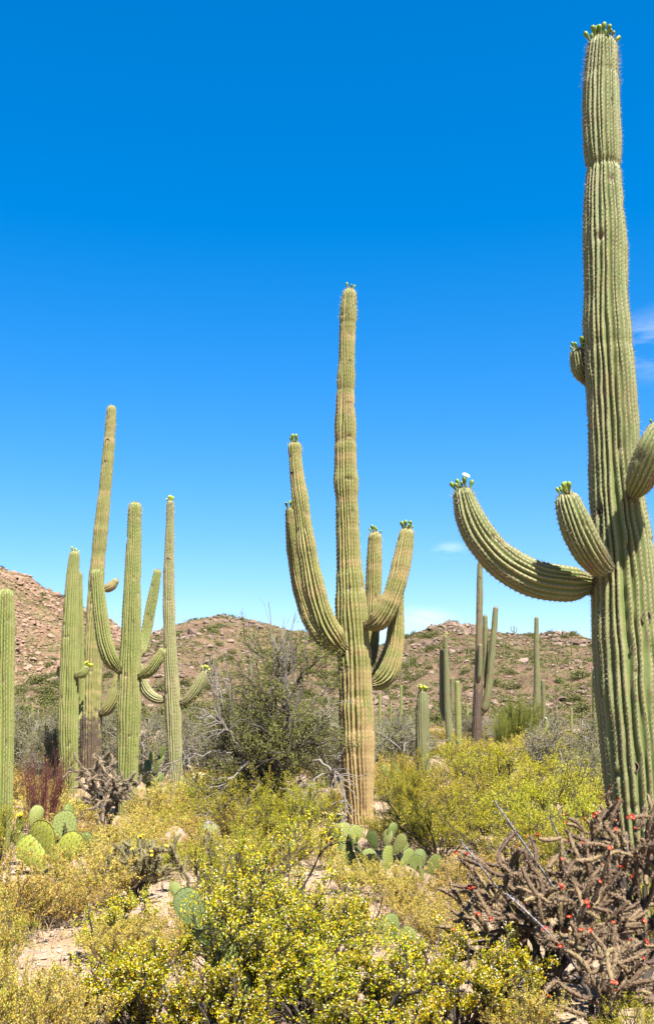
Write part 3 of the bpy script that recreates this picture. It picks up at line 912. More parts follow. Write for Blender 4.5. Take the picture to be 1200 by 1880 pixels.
def crown(parent, rb, n, seed, mesh, lo=0.25, hi=1.0, size=1.0, name='flower_bud', side=None):
    """buds in a ring on a domed tip"""
    rng = np.random.default_rng(seed)
    t, tip, r = rb['tdir'], rb['tip'], rb['r_tip']
    ref = np.array([1.0, 0, 0]) if abs(t[0]) < 0.8 else np.array([0, 1.0, 0])
    e1 = unit(np.cross(t, ref))
    e2 = np.cross(t, e1)
    ctr = tip - t * r * 0.95
    for i in range(n):
        az = 2 * math.pi * (i + rng.uniform(-0.3, 0.3)) / n * (1 if i % 2 else 1.0)
        if side is not None:
            az = side + rng.normal(0, 0.9)
        pol = rng.uniform(lo, hi)
        d = math.cos(pol) * t + math.sin(pol) * (math.cos(az) * e1 + math.sin(az) * e2)
        p = ctr + r * 0.93 * (math.cos(pol) * t * 0.97 + math.sin(pol) * (math.cos(az) * e1 + math.sin(az) * e2) * 0.97)
        d2 = unit(d * 0.8 + t * 0.35 + np.array([0, 0, 0.3]) + rng.normal(0, 0.08, 3))
        o = ob(name, mesh, parent, Vector(p))
        point_at(o, d2, rng.uniform(0, 6))
        k_ = size * rng.uniform(0.5, 1.2)
        o.scale = (k_ * rng.uniform(0.85, 1.2), k_ * rng.uniform(0.85, 1.2), k_)

def hole_mesh():
    k, rings = 12, [(1.12, 0.0), (1.05, 0.10), (0.9, 0.10), (0.78, -0.2), (0.4, -0.5), (0.0, -0.55)]
    v, f = lathe(rings, k)
    return mk('nest_hole', v, [(f[:2 * k], 0), (f[2 * k:], 1)], [M['callus'], M['hole']])
HOLE = hole_mesh()

def saguaro(label, D, trunk, arms=(), q=1, ribs=20, mat='sag_yel', spine='spine', buds=0, bud_mesh=None, cork=None, arm_cork=None, group=None,
            depth=0.16, holes=(), seed=1, pinch=(), bands=0.5, bumpy=0.03, lo=0.25, hi=1.0, arm_ribs=None, burn=None):
    """trunk and arms: rows (px, py, half width in px, metres further away) from the tip down; built in metres at distance D"""
    base = P(trunk[-1][0], trunk[-1][1], D)
    bx = float(base[0])
    root = thing('saguaro_cactus', label, 'cactus', (bx, D, float(gz(bx, D))), group)
    org = np.array([bx, D, float(gz(bx, D))])
    def rows(tab):
        r = []
        for row in tab[::-1]:
            px, py, hw = row[:3]
            dd = row[3] if len(row) > 3 else 0.0
            p = P(px, py, D + dd) - org
            r.append((*p, hw * scale_at(py, D + dd)))
        return r
    tr = rows(trunk)
    tr[0] = (tr[0][0], tr[0][1], -0.12, tr[0][3])
    ds, seg, per, ln, wd, st = {3: (0.0135, 7, 7, 0.027, 0.0024, 1), 2: (0.02, 6, 5, 0.030, 0.0034, 1), 1: (0.03, 5, 3, 0.032, 0.0045, 1), 0: (0.09, 4, 0, 0, 0, 1)}[q]
    def part(name, rw, rb_n, sd, ck, nk, pn):
        if name == 'arm':
            ca, sa = spline(rw, 0.03)
            tcx, trx = res[0][1]['c'], res[0][1]['R']
            inside = np.array([np.min(np.linalg.norm(tcx - q_, axis=1) - trx) < 0 for q_ in ca[:, :3]])
            ext = np.argmin(inside) if inside[0] else 0
            nk = float(sa[ext]) + 1e-3
        b = ribbed(rw, ds, rb_n, seg, depth * (1.15 if name == 'arm' else 1.0), sd, 3 if q >= 2 else 2, ck, bands, pn, nk, bumpy, burn if name == 'trunk' else None)
        if name == 'arm':
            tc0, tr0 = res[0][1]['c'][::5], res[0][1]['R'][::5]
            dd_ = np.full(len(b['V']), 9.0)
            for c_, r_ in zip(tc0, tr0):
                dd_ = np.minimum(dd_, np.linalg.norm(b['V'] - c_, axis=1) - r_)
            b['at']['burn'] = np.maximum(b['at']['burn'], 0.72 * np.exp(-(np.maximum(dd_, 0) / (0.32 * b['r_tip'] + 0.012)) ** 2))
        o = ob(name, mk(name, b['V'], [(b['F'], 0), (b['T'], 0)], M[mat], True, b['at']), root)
        if per:
            ob('spines', spines_mesh(b, per, ln, wd, sd + 3, M[spine], st), o, kind='stuff')
        return o, b
    res = []
    o, b = part('trunk', tr, ribs, seed, cork, False, pinch)
    if buds:
        crown(o, b, buds, seed, bud_mesh or BUD, lo, hi)
    res = [(o, b)]
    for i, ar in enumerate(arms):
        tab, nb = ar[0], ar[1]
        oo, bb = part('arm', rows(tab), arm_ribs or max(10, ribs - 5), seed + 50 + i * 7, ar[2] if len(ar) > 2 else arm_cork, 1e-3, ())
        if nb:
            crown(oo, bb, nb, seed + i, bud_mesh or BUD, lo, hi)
        res.append((oo, bb))
    for (pi, px, py, rad) in holes:
        oo, bb = res[pi]
        # surface point that faces the camera at this height
        dirs = np.array([P(px, py, 1.0) - np.array([0, 0, EYE])])
        cc = bb['c'] + org
        rel = cc - np.array([0, 0, EYE])
        k = np.argmin(np.linalg.norm(np.cross(rel, unit(dirs)), axis=1))
        ray = unit(dirs[0])
        R_ = bb['R'][k] * 0.95
        tc_ = np.dot(rel[k], ray)
        near = np.array([0, 0, EYE]) + ray * tc_
        lat = near - cc[k]
        lat = lat - bb['t'][k] * np.dot(lat, bb['t'][k])
        ll = min(np.linalg.norm(lat), R_ * 0.85)
        lat = unit(lat) * ll
        out_d = lat + (-ray) * math.sqrt(max(R_ ** 2 - ll ** 2, 1e-6))
        p = cc[k] + out_d - org
        h = ob('nest_hole', HOLE, oo, Vector(p))
        point_at(h, unit(out_d))
        h.scale = (rad, rad * 1.1, rad * 0.7)
    return root, res

# the tall one at the right edge
BIGC = [(0, 0.2), (0.5, 0.1), (1, 0)]
rt, rs = saguaro('towering green saguaro at the right edge with a crown of buds', 9.0,
    [(1104, 92, 28), (1103, 150, 31.5), (1103, 210, 34), (1105, 270, 33.5), (1107, 314, 31.5), (1107, 365, 35), (1110, 450, 39), (1111, 530, 39), (1114, 620, 43), (1120, 700, 44.5), (1124, 780, 45),
     (1127, 860, 46.5), (1134, 940, 51), (1141, 1010, 57), (1147, 1100, 62), (1153, 1200, 65), (1160, 1300, 65), (1168, 1400, 62), (1174, 1480, 60), (1184, 1660, 54)],
    [([(851, 914, 20, -0.12), (861, 948, 26, -0.12), (883, 989, 29.5, -0.12), (922, 1031, 32.5, -0.1), (975, 1061, 34.5, -0.08), (1030, 1071, 34, -0.05), (1066, 1071, 31, 0), (1130, 1070, 27, 0.05)], 0),
     ([(1043, 926, 24, -0.46), (1052, 952, 28, -0.46), (1064, 982, 30, -0.44), (1080, 1012, 29, -0.40), (1098, 1034, 26, -0.30), (1120, 1044, 20, -0.1)], 0),
     ([(1210, 800, 27, -0.56), (1200, 824, 30, -0.55), (1188, 852, 30, -0.50), (1175, 880, 27, -0.42), (1163, 902, 21, -0.25), (1150, 912, 17, -0.05)], 0),
     ([(1063, 655, 18, 0.10), (1068, 676, 20, 0.12), (1080, 698, 19, 0.16), (1100, 720, 15, 0.16), (1116, 730, 12, 0.1)], 0)],
    q=3, ribs=26, mat='sag_big', spine='spine', cork=BIGC, depth=0.33, seed=4, pinch=((0.835, 0.10, 0.03), (0.62, 0.03, 0.05), (0.95, 0.04, 0.03)), bands=0.25, arm_ribs=19,
    holes=((0, 1185, 1132, 0.045), (0, 1162, 1190, 0.026), (0, 1163, 1408, 0.036), (0, 1100, 940, 0.022), (0, 1110, 150, 0.02)))
crown(rs[0][0], rs[0][1], 17, 3, BUD, 0.35, 1.15, 1.0)
crown(rs[0][0], rs[0][1], 5, 31, BUD, 0.0, 0.4, 1.05)
crown(rs[1][0], rs[1][1], 8, 5, BUD, 0.1, 0.9, 0.85)
crown(rs[2][0], rs[2][1], 9, 6, BUD, 0.1, 0.9, 0.8)
crown(rs[3][0], rs[3][1], 8, 7, BUD, 0.1, 1.0, 0.85)
crown(rs[4][0], rs[4][1], 7, 8, BUD, 0.2, 1.0, 0.9)
fl = ob('flower', FLOWER_W, rs[1][0], Vector(rs[1][1]['tip'] + np.array([0.015, 0, 0.05])), label='open white flower among the buds')
point_at(fl, (0.35, -0.6, 0.75))
fl.scale = (0.85, 0.85, 0.85)

# the tall one in the middle
rt, rs = saguaro('tall many-armed yellowish saguaro in the middle with a tan woody lower trunk', 16.0,
    [(641, 542, 13.5), (639, 580, 15), (637, 620, 15), (636, 670, 15.5), (634, 720, 16.5), (634, 780, 18), (634, 850, 20.5), (637, 940, 21.5), (639, 1010, 23), (643, 1080, 26.5), (646, 1140, 29.5), (650, 1200, 31), (652, 1260, 32),
     (655, 1340, 30), (658, 1420, 28), (663, 1505, 23)],
    [([(541, 822, 12, -0.22), (544, 862, 13.5, -0.24), (554, 940, 15.5, -0.26), (563, 1010, 17.5, -0.27), (576, 1080, 20, -0.27), (592, 1135, 22, -0.25), (612, 1172, 22.5, -0.2), (634, 1196, 19, -0.1), (650, 1202, 14, 0)], 9),
     ([(534, 942, 11, 0.30), (537, 990, 12, 0.32), (544, 1050, 13, 0.34), (556, 1100, 14, 0.34), (576, 1150, 15, 0.32), (606, 1186, 15, 0.25), (640, 1205, 13, 0.1)], 5),
     ([(746, 982, 13.5, -0.28), (740, 1018, 17, -0.28), (729, 1066, 18, -0.29), (714, 1108, 19, -0.28), (696, 1138, 19, -0.24), (676, 1148, 15, -0.14), (655, 1150, 12, 0)], 10),
     ([(688, 988, 12.5, 0.42), (686, 1050, 14, 0.42), (684, 1120, 14, 0.4), (681, 1190, 13.5, 0.34), (668, 1228, 12, 0.2), (655, 1240, 11, 0.05)], 7),
     ([(730, 1085, 11, 0.12), (728, 1130, 14, 0.14), (723, 1185, 19, 0.15), (711, 1228, 21, 0.15), (694, 1250, 18, 0.12), (672, 1258, 14, 0.06), (655, 1260, 12, 0)], 0)],
    q=2, ribs=23, mat='sag_yel', spine='spine_gold', buds=4, cork=[(0, 0.75), (0.12, 0.62), (0.25, 0.45), (0.4, 0.2), (1, 0.0)], arm_cork=[(0, 0.3), (0.3, 0.1), (1, 0)], depth=0.29, seed=21, bands=0.9, bumpy=0.14,
    pinch=((0.70, 0.06, 0.04), (0.80, 0.05, 0.03), (0.93, 0.05, 0.03)), holes=((0, 642, 664, 0.035), (0, 639, 917, 0.02), (1, 537, 870, 0.035), (2, 541, 995, 0.03)), lo=0.2, hi=0.9)

# the cluster at the left
saguaro('fresh green saguaro cut by the left edge of the picture', 13.4,
    [(10, 1096, 16), (9, 1150, 18), (7, 1300, 19), (5, 1450, 19), (3, 1545, 17)], q=2, ribs=20, mat='sag_fresh', spine='spine_gold', depth=0.31, seed=31, bands=0.4)
saguaro('armless-looking green saguaro column left of the tall thin trunk, dark arm close behind it', 22.5,
    [(137, 1020, 9.5), (134, 1060, 12), (131, 1130, 14.5), (128, 1220, 17), (126, 1320, 18), (127, 1400, 16.5), (128, 1452, 14)],
    [([(146, 1056, 5.5, 0.42), (147, 1140, 6.5, 0.42), (148, 1240, 7, 0.42), (147, 1300, 7, 0.4), (138, 1325, 7, 0.25), (128, 1332, 6, 0.0)], 0),
     ([(158, 1228, 6.5, -0.12), (153, 1236, 8, -0.12), (143, 1240, 7.5, -0.1), (130, 1240, 6, 0)], 9),
     ([(109, 1229, 4.5, 0.25), (110, 1238, 5.5, 0.25), (120, 1243, 5, 0.12)], 0)],
    q=2, ribs=20, mat='sag_fresh', spine='spine_gold', buds=5, bud_mesh=BUD_Y, depth=0.31, seed=33, bands=0.5)
saguaro('tallest thin saguaro of the left cluster, leaning, its foot charred dark brown', 28.0,
    [(205, 752, 8.5), (201, 810, 10), (195, 880, 11), (188, 950, 12.5), (181, 1020, 13), (175, 1100, 14.5), (171, 1200, 17), (168, 1300, 19), (167, 1370, 19), (166, 1418, 17)],
    [([(212, 1068, 6.5, -0.1), (205, 1076, 8.5, -0.1), (194, 1081, 8, -0.08), (180, 1082, 6, 0)], 0),
     ([(224, 1215, 9, -0.05), (219, 1248, 11, -0.05), (210, 1280, 12.5, -0.08), (196, 1303, 11, -0.08), (182, 1310, 9, -0.05), (168, 1312, 7, 0)], 0)],
    q=1, ribs=20, mat='sag_yel', spine='spine', cork=[(0, 0.75), (0.06, 0.6), (0.12, 0.42), (0.3, 0.35), (0.6, 0.3), (1, 0.1)], depth=0.31, seed=35, bands=0.95, bumpy=0.09, burn=[(0, 0.75), (0.14, 0.62), (0.2, 0.35), (0.3, 0.1), (1, 0)],
    holes=((0, 198, 810, 0.06), (0, 196, 849, 0.05)))
saguaro('thick green saguaro of the left cluster with three upcurved arms', 17.6,
    [(248, 933, 12), (246, 1000, 13.5), (243, 1080, 15.5), (241, 1160, 18), (239, 1220, 20), (237, 1300, 22), (235, 1380, 20), (233, 1488, 17)],
    [([(178, 1056, 11.5, -0.2), (181, 1095, 12.5, -0.2), (186, 1140, 13.5, -0.2), (193, 1182, 14.5, -0.19), (205, 1213, 14.5, -0.15), (222, 1232, 11, -0.08), (238, 1238, 9, 0)], 0),
     ([(297, 1198, 8.5, -0.12), (289, 1212, 10.5, -0.12), (277, 1229, 11, -0.11), (262, 1240, 9, -0.08), (244, 1244, 7, 0)], 0),
     ([(289, 1052, 7, 0.3), (284, 1080, 8.5, 0.3), (276, 1120, 9.5, 0.3), (269, 1160, 9.5, 0.28), (260, 1195, 9, 0.18), (245, 1212, 8, 0.03)], 0)],
    q=2, ribs=22, mat='sag_fresh', spine='spine_gold', depth=0.31, seed=37, bands=0.6, cork=[(0, 0.3), (0.25, 0.35), (0.45, 0.42), (0.55, 0.2), (1, 0)])
saguaro('pale slender saguaro of the left cluster with an arm on either side', 19.4,
    [(313, 925, 6.8), (312, 980, 8), (310, 1060, 10), (311, 1140, 11), (314, 1220, 13), (318, 1300, 15), (321, 1380, 13.5), (324, 1440, 12), (326, 1478, 9)],
    [([(256, 1225, 8, 0.1), (261, 1252, 9.5, 0.1), (272, 1272, 10, 0.1), (288, 1283, 9, 0.08), (304, 1284, 8, 0.05), (318, 1284, 7, 0)], 0),
     ([(374, 1236, 8.5, -0.08), (368, 1252, 10, -0.08), (358, 1270, 10.5, -0.07), (346, 1284, 9, -0.05), (332, 1290, 7.5, -0.02), (320, 1291, 6, 0)], 14)],
    q=2, ribs=19, mat='sag_pale', spine='spine', buds=6, bud_mesh=BUD_Y, depth=0.31, seed=39, bands=0.8, cork=[(0, 0.5), (0.2, 0.35), (1, 0.1)], bumpy=0.05, holes=((0, 309, 1027, 0.035),), lo=0.1, hi=1.1)

# farther out on the plain
saguaro('short stout saguaro column with a yellow-green bud cap behind the creosote bushes', 21.0,
    [(775, 1274, 9), (775, 1300, 12), (775, 1350, 13), (776, 1400, 13), (778, 1462, 11)], q=1, ribs=15, mat='sag_far', buds=9, bud_mesh=BUD_Y, depth=0.2, seed=41, bands=0.1)
saguaro('thin far saguaro with a dark arm hugging its left side', 40.0,
    [(817, 1170, 3.8), (819, 1230, 5), (821, 1300, 6), (825, 1350, 7.5), (828, 1392, 7.5)],
    [([(810, 1197, 4, 0.3), (810, 1250, 4.3, 0.3), (811, 1300, 4.5, 0.3), (818, 1322, 4, 0.12), (824, 1325, 4, 0)], 2), ([(829, 1247, 3.4, 0.05), (829, 1280, 3.6, 0.05), (827, 1306, 3.2, 0.05), (822, 1312, 3, 0)], 2)],
    q=1, ribs=14, mat='sag_far', buds=3, bud_mesh=BUD_Y, seed=43)
saguaro('small round-topped far saguaro between two taller far ones', 42.0,
    [(839, 1254, 4.8), (840, 1300, 5.8), (841, 1350, 6), (842, 1386, 5)], q=1, ribs=14, mat='sag_fresh', seed=45)
saguaro('tall far saguaro with brown trunk and raised arms below the long curved arm', 42.0,
    [(880, 1036, 4.5), (880, 1080, 5.8), (879, 1150, 6.2), (878, 1220, 7), (876, 1300, 9), (872, 1387, 9)],
    [([(890, 1133, 4.3, 0.2), (890, 1180, 5, 0.2), (889, 1240, 5, 0.18), (880, 1275, 4.5, 0)], 0),
     ([(909, 1118, 4.8, -0.1), (906, 1160, 5.8, -0.1), (901, 1215, 6.6, -0.1), (896, 1265, 7, -0.1), (889, 1300, 7.5, -0.08), (876, 1316, 6, 0)], 0),
     ([(881, 1186, 4.2, -0.22), (881, 1215, 4.6, -0.22), (879, 1245, 4.2, -0.18), (876, 1262, 4, 0)], 0)],
    q=1, ribs=14, mat='sag_far', seed=47, cork=[(0, 0.95), (0.3, 0.8), (0.6, 0.55), (0.8, 0.45), (1, 0.2)], arm_cork=[(0, 0.6), (0.3, 0.2), (1, 0)], bands=0.9, holes=((0, 879, 1062, 0.07),), burn=[(0, 0.95), (0.3, 0.75), (0.42, 0.3), (1, 0)])
saguaro('lone far saguaro spire with a brownish foot, nearest the big trunk', 58.0,
    [(984, 1136, 3.8), (984, 1180, 4.8), (985, 1250, 6), (984, 1300, 7.2), (981, 1364, 8)], q=1, ribs=14, mat='sag_far', seed=49, cork=[(0, 0.85), (0.3, 0.55), (0.5, 0.2), (1, 0)], bands=0.6)
saguaro('young far saguaro just right of the lone spire', 60.0, [(996, 1251, 3.6), (997, 1290, 4), (998, 1362, 4)], q=0, ribs=12, mat='sag_far', seed=51)
saguaro('stubby far saguaro tipped with pale flowers beside the lone spire', 55.0, [(1002, 1324, 4.2), (1002, 1345, 4.8), (1001, 1368, 4.6)], q=0, ribs=12, mat='sag_fresh', seed=53, buds=4, bud_mesh=FLOWER_W)
saguaro('far saguaro half hidden behind the big right trunk', 48.0, [(1090, 1233, 4), (1091, 1280, 5), (1093, 1376, 5)], q=0, ribs=12, mat='sag_fresh', seed=55)
for i, (px, top, hw, D) in enumerate([(697, 1272, 2.6, 78), (736, 1258, 2.2, 92), (752, 1314, 1.8, 88), (717, 1292, 1.5, 100), (691, 1318, 1.6, 86), (857, 1290, 1.8, 95), (1048, 1300, 2.0, 90), (60, 1290, 2.0, 95)]):
    by = HORIZON + 3200.0 / D
    saguaro('thin distant saguaro standing on the plain before the hills', D, [(px, top + hw, hw), (px, (top + by) / 2, hw * 1.2), (px, by, hw * 1.15)], q=0, ribs=10, mat='sag_fresh', seed=60 + i, group='distant saguaros on the plain')

def hill_saguaro(label, px, py, D, hgt, rad, arms, seed, group=None):
    c = P(px, py, D)
    x = float(c[0])
    z = float(hill_mid.h(x, D)) - 0.2
    root = thing('saguaro_cactus', label, 'cactus', (x, D, z), group)
    b = ribbed([(0, 0, -0.2, rad), (0, 0, hgt * 0.5, rad * 1.1), (0.05, 0, hgt, rad * 0.85)], 0.2, 10, 3, 0.15, seed, 2, None, 0.4, (), False)
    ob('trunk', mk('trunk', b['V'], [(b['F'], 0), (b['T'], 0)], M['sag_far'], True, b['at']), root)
    for i, (s_, h0, h1) in enumerate(arms):
        b = ribbed([(0, 0, hgt * h0, rad * 0.6), (s_ * 0.55, 0, hgt * h0 + 0.1, rad * 0.75), (s_ * 0.75, 0, hgt * h0 + 0.5, rad * 0.75), (s_ * 0.75, 0, hgt * h1, rad * 0.65)], 0.15, 8, 3, 0.15, seed + i, 2, None, 0.4, (), False)
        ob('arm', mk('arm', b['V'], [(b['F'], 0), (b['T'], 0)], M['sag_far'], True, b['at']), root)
hill_saguaro('tiny branched saguaro standing up on the hill skyline', 943, 1168, 233.0, 2.2, 0.11, [(0.8, 0.35, 0.85), (-0.8, 0.45, 0.95)], 90)
for i, (px, py, D) in enumerate([(750, 1222, 190), (1050, 1230, 190), (1103, 1215, 195), (735, 1240, 175), (925, 1240, 178), (860, 1235, 180), (1020, 1262, 160)]):
    hill_saguaro('tiny thin saguaro on the slope of the hill', px, py, D, 2.2 + 0.5 * (i % 3), 0.115, [], 100 + i, 'tiny saguaros on the hillside')

# ------------------------------------------------------------------ the middle tree and the bushes
def at_px(px, D):
    return float(P(px, HORIZON, D)[0])

def palo_verde():
    D, px = 14.9, 500
    rng = np.random.default_rng(77)
    x = at_px(px, D)
    t = thing('mesquite_tree', 'straggly grey-green mesquite with bare dead limbs left of the middle saguaro', 'tree', (x, D, float(gz(x, D))))
    H, R = 3.0, 1.42
    s = stems(rng, 10, H * 0.92, R * 0.82, 1.25, 0.2, 0.55, 0.7)
    s2 = children(s, 60, (0.25, 1.0), 0.62, 0.9, 0.9, 0.15, rng, 0.18)
    s3 = children(s2, 420, (0.2, 1.0), 0.36, 0.8, 0.9, 0.15, rng, 0.18)
    s4 = children(s3, 2200, (0.3, 1.0), 0.18, 0.8, 0.9, 0.2, rng)
    # thin bare twigs that stand above the crown
    up = children(s, 30, (0.75, 1.0), 1.15, 0.5, 0.3, 1.3, rng, 0.07)
    up2 = children(up, 110, (0.3, 1.0), 0.22, 1.0, 0.6, 0.5, rng)
    up3 = children(up2, 220, (0.3, 1.0), 0.10, 1.0, 0.7, 0.5, rng)
    for q in (s2, s3, s4):
        for k in q:
            q[k][:, 2] = np.maximum(q[k][:, 2], 0.04)
    ob('trunk', mk('trunk', *_one(tubes(s, 10, 7, 0.05, 0.02, rng, 0.022)), M['dark_wood']), t)
    ob('branches', mk('branches', *_one(merge([tubes(s2, 6, 5, 0.019, 0.008, rng, 0.03), tubes(s3, 3, 4, 0.007, 0.004, rng, 0.05), tubes(s4, 1, 3, 0.003, 0.0018)])), M['dark_wood']), t)
    ob('bare_twigs', mk('bare_twigs', *_one(merge([tubes(up, 4, 4, 0.006, 0.004, rng, 0.02), tubes(up2, 2, 3, 0.004, 0.0028), tubes(up3, 1, 3, 0.0028, 0.002)])), M['grey_wood']), t, kind='stuff')
    p, d = on_twigs(s4, 29000, rng, (0.1, 1.1), 0.034)
    ob('leaves', mk('leaves', *_one(leaves(p, 0.036, 0.0115, rng, d * 0.6)), M['mesq_leaf'], smooth=False), t, kind='stuff')
    # bleached dead limbs in front, low down
    for (p0, p1, p2, r) in [((-0.25, -0.8, 0.95), (-0.55, -0.95, 0.75), (-0.75, -1.0, 0.32), 0.016), ((0.55, -0.6, 0.95), (0.95, -0.75, 0.95), (1.0, -0.8, 0.25), 0.018),
                            ((0.15, -0.8, 0.62), (0.4, -1.0, 0.66), (0.36, -1.05, 0.22), 0.013), ((-0.5, -0.5, 1.05), (-0.95, -0.7, 1.1), (-1.3, -0.75, 0.88), 0.012),
                            ((0.45, -0.4, 1.05), (0.62, -0.5, 1.3), (0.78, -0.55, 1.62), 0.018), ((-0.35, -0.6, 1.1), (-0.55, -0.75, 1.4), (-0.85, -0.8, 1.6), 0.014),
                            ((-0.1, -0.9, 0.7), (-0.3, -1.1, 0.5), (-0.35, -1.2, 0.1), 0.012), ((0.7, -0.7, 0.8), (0.5, -0.95, 0.75), (0.45, -1.1, 0.3), 0.010)]:
        lv = {'a': np.array([p0]), 'b': np.array([p1]), 'c': np.array([p2])}
        l2 = children(lv, 16, (0.3, 1.0), 0.32, 0.8, 0.9, -0.1, rng, 0.15)
        l3 = children(l2, 40, (0.3, 1.0), 0.13, 0.9, 0.8, -0.1, rng, 0.15)
        ob('dead_branch', mk('dead_branch', *_one(merge([tubes(lv, 9, 6, r, r * 0.5, rng, 0.025), tubes(l2, 4, 4, r * 0.42, r * 0.2, rng, 0.04), tubes(l3, 2, 3, r * 0.2, 0.0018, rng, 0.04)])), M['grey_wood']), t)
palo_verde()

# near creosote bushes, each its own mesh
for (px, D, H, R, sd, dn, lb) in [
    (470, 6.0, 0.82, 0.56, 201, 1.0, 'largest yellow-green creosote bush filling the middle foreground'),
    (275, 5.75, 0.42, 0.46, 202, 0.6, 'creosote bush with pale seed puffs at the lower left beside the sandy patch'),
    (835, 5.85, 0.47, 0.40, 203, 0.55, 'low creosote bush with pale seed puffs just left of the red-flowered cholla'),
    (620, 5.6, 0.55, 0.46, 204, 0.7, 'creosote bush at the bottom centre, right of the largest bush and lower'),
    (400, 5.45, 0.40, 0.40, 205, 0.5, 'low creosote bush at the bottom edge in front of the largest bush'),
    (720, 5.4, 0.36, 0.38, 206, 0.45, 'low creosote bush at the bottom edge right of the bottom centre one'),
    (565, 6.7, 0.66, 0.5, 207, 0.6, 'creosote bush behind the right side of the largest bush'),
    (205, 7.9, 0.40, 0.34, 208, 0.4, 'green creosote sprig left of the pale boulder, behind the sandy patch')]:
    shrub('creosote', None, 'creosote_bush', lb, 'shrub', at_px(px, D), D, H, R, seed=sd, dens=dn)

mids = [
    (60, 5.55, 0.34, 0.20, 'green creosote sprig in the bottom left, right of the golden corner shrub'),
    (15, 7.3, 0.42, 0.26, 'green creosote sprig on the left edge above the sandy patch'),
    (165, 10.4, 0.26, 0.3, 'low green creosote right below the yellowed prickly pear'),
    (300, 11.2, 0.34, 0.4, 'low green creosote behind the branching cholla'),
    (350, 14.4, 0.42, 0.5, 'low green creosote right of the pinkish boulder'),
    (745, 16.6, 0.8, 0.6, 'yellow-green creosote bush right of the middle saguaro, behind the small one'),
    (815, 13.4, 0.55, 0.6, 'low yellow-green creosote bush in front of the broad one'),
    (920, 12.0, 0.60, 0.75, 'low yellow-green creosote bush just left of the longest bare stalk top'),
    (1010, 11.0, 0.52, 0.65, 'low yellow-green creosote bush right of the longest bare stalk'),
    (1085, 10.4, 0.62, 0.5, 'yellow-green creosote bush in front of the big right trunk'),
    (880, 21.5, 1.15, 1.2, 'olive creosote bush at the foot of the dark far trunk'),
    (1000, 17.0, 0.95, 1.1, 'olive creosote bush behind the row, left of the big trunk'),
    (500, 10.8, 0.5, 0.5, 'low yellow-green creosote bush right behind the largest one'),  # px, distance, height, radius, label
    (745, 17.5, 1.0, 0.7, 'yellow-green creosote bush at the foot of the short saguaro column'),
    (880, 15.0, 0.85, 0.9, 'broad yellow-green creosote bush in the middle right, widest of its row'),
    (985, 13.0, 0.85, 0.8, 'yellow-green creosote bush behind the bare grey stalks'),
    (1065, 12.2, 0.85, 0.75, 'yellow-green creosote bush against the left side of the big right trunk'),
    (735, 13.2, 0.5, 0.45, 'small yellow-green creosote bush at the right foot of the middle saguaro'),
    (800, 12.4, 0.72, 0.75, 'yellow-green creosote bush above the red-flowered cholla tips'),
    (925, 19.5, 1.15, 1.1, 'olive creosote bush farther back below the tall far saguaro'),
    (455, 13.0, 0.72, 0.65, 'bright yellow-green creosote bush in front of the straggly mesquite'),
    (550, 12.6, 0.72, 0.5, 'yellow-green creosote bush under the dead limbs of the mesquite'),
    (420, 9.2, 0.62, 0.40, 'yellow-flowering creosote spray right of the small round barrel cactus'),
    (1150, 7.6, 0.5, 0.5, 'low yellow-green creosote bush behind the red-flowered cholla at right'),
    (1165, 5.25, 0.30, 0.32, 'small yellow-green creosote bush in the bottom right corner'),
    (12, 11.8, 0.62, 0.4, 'yellow-green creosote bush at the foot of the saguaro on the left edge'),
    (395, 16.5, 0.7, 0.6, 'pale green creosote bush right of the pale slender saguaro'),
]
for i, (px, D, H, R, lb) in enumerate(mids):
    shrub('creosote_mid', i % 4, 'creosote_bush', lb, 'shrub', at_px(px, D), D, H * (0.86 if px > 650 else 1.0), R)

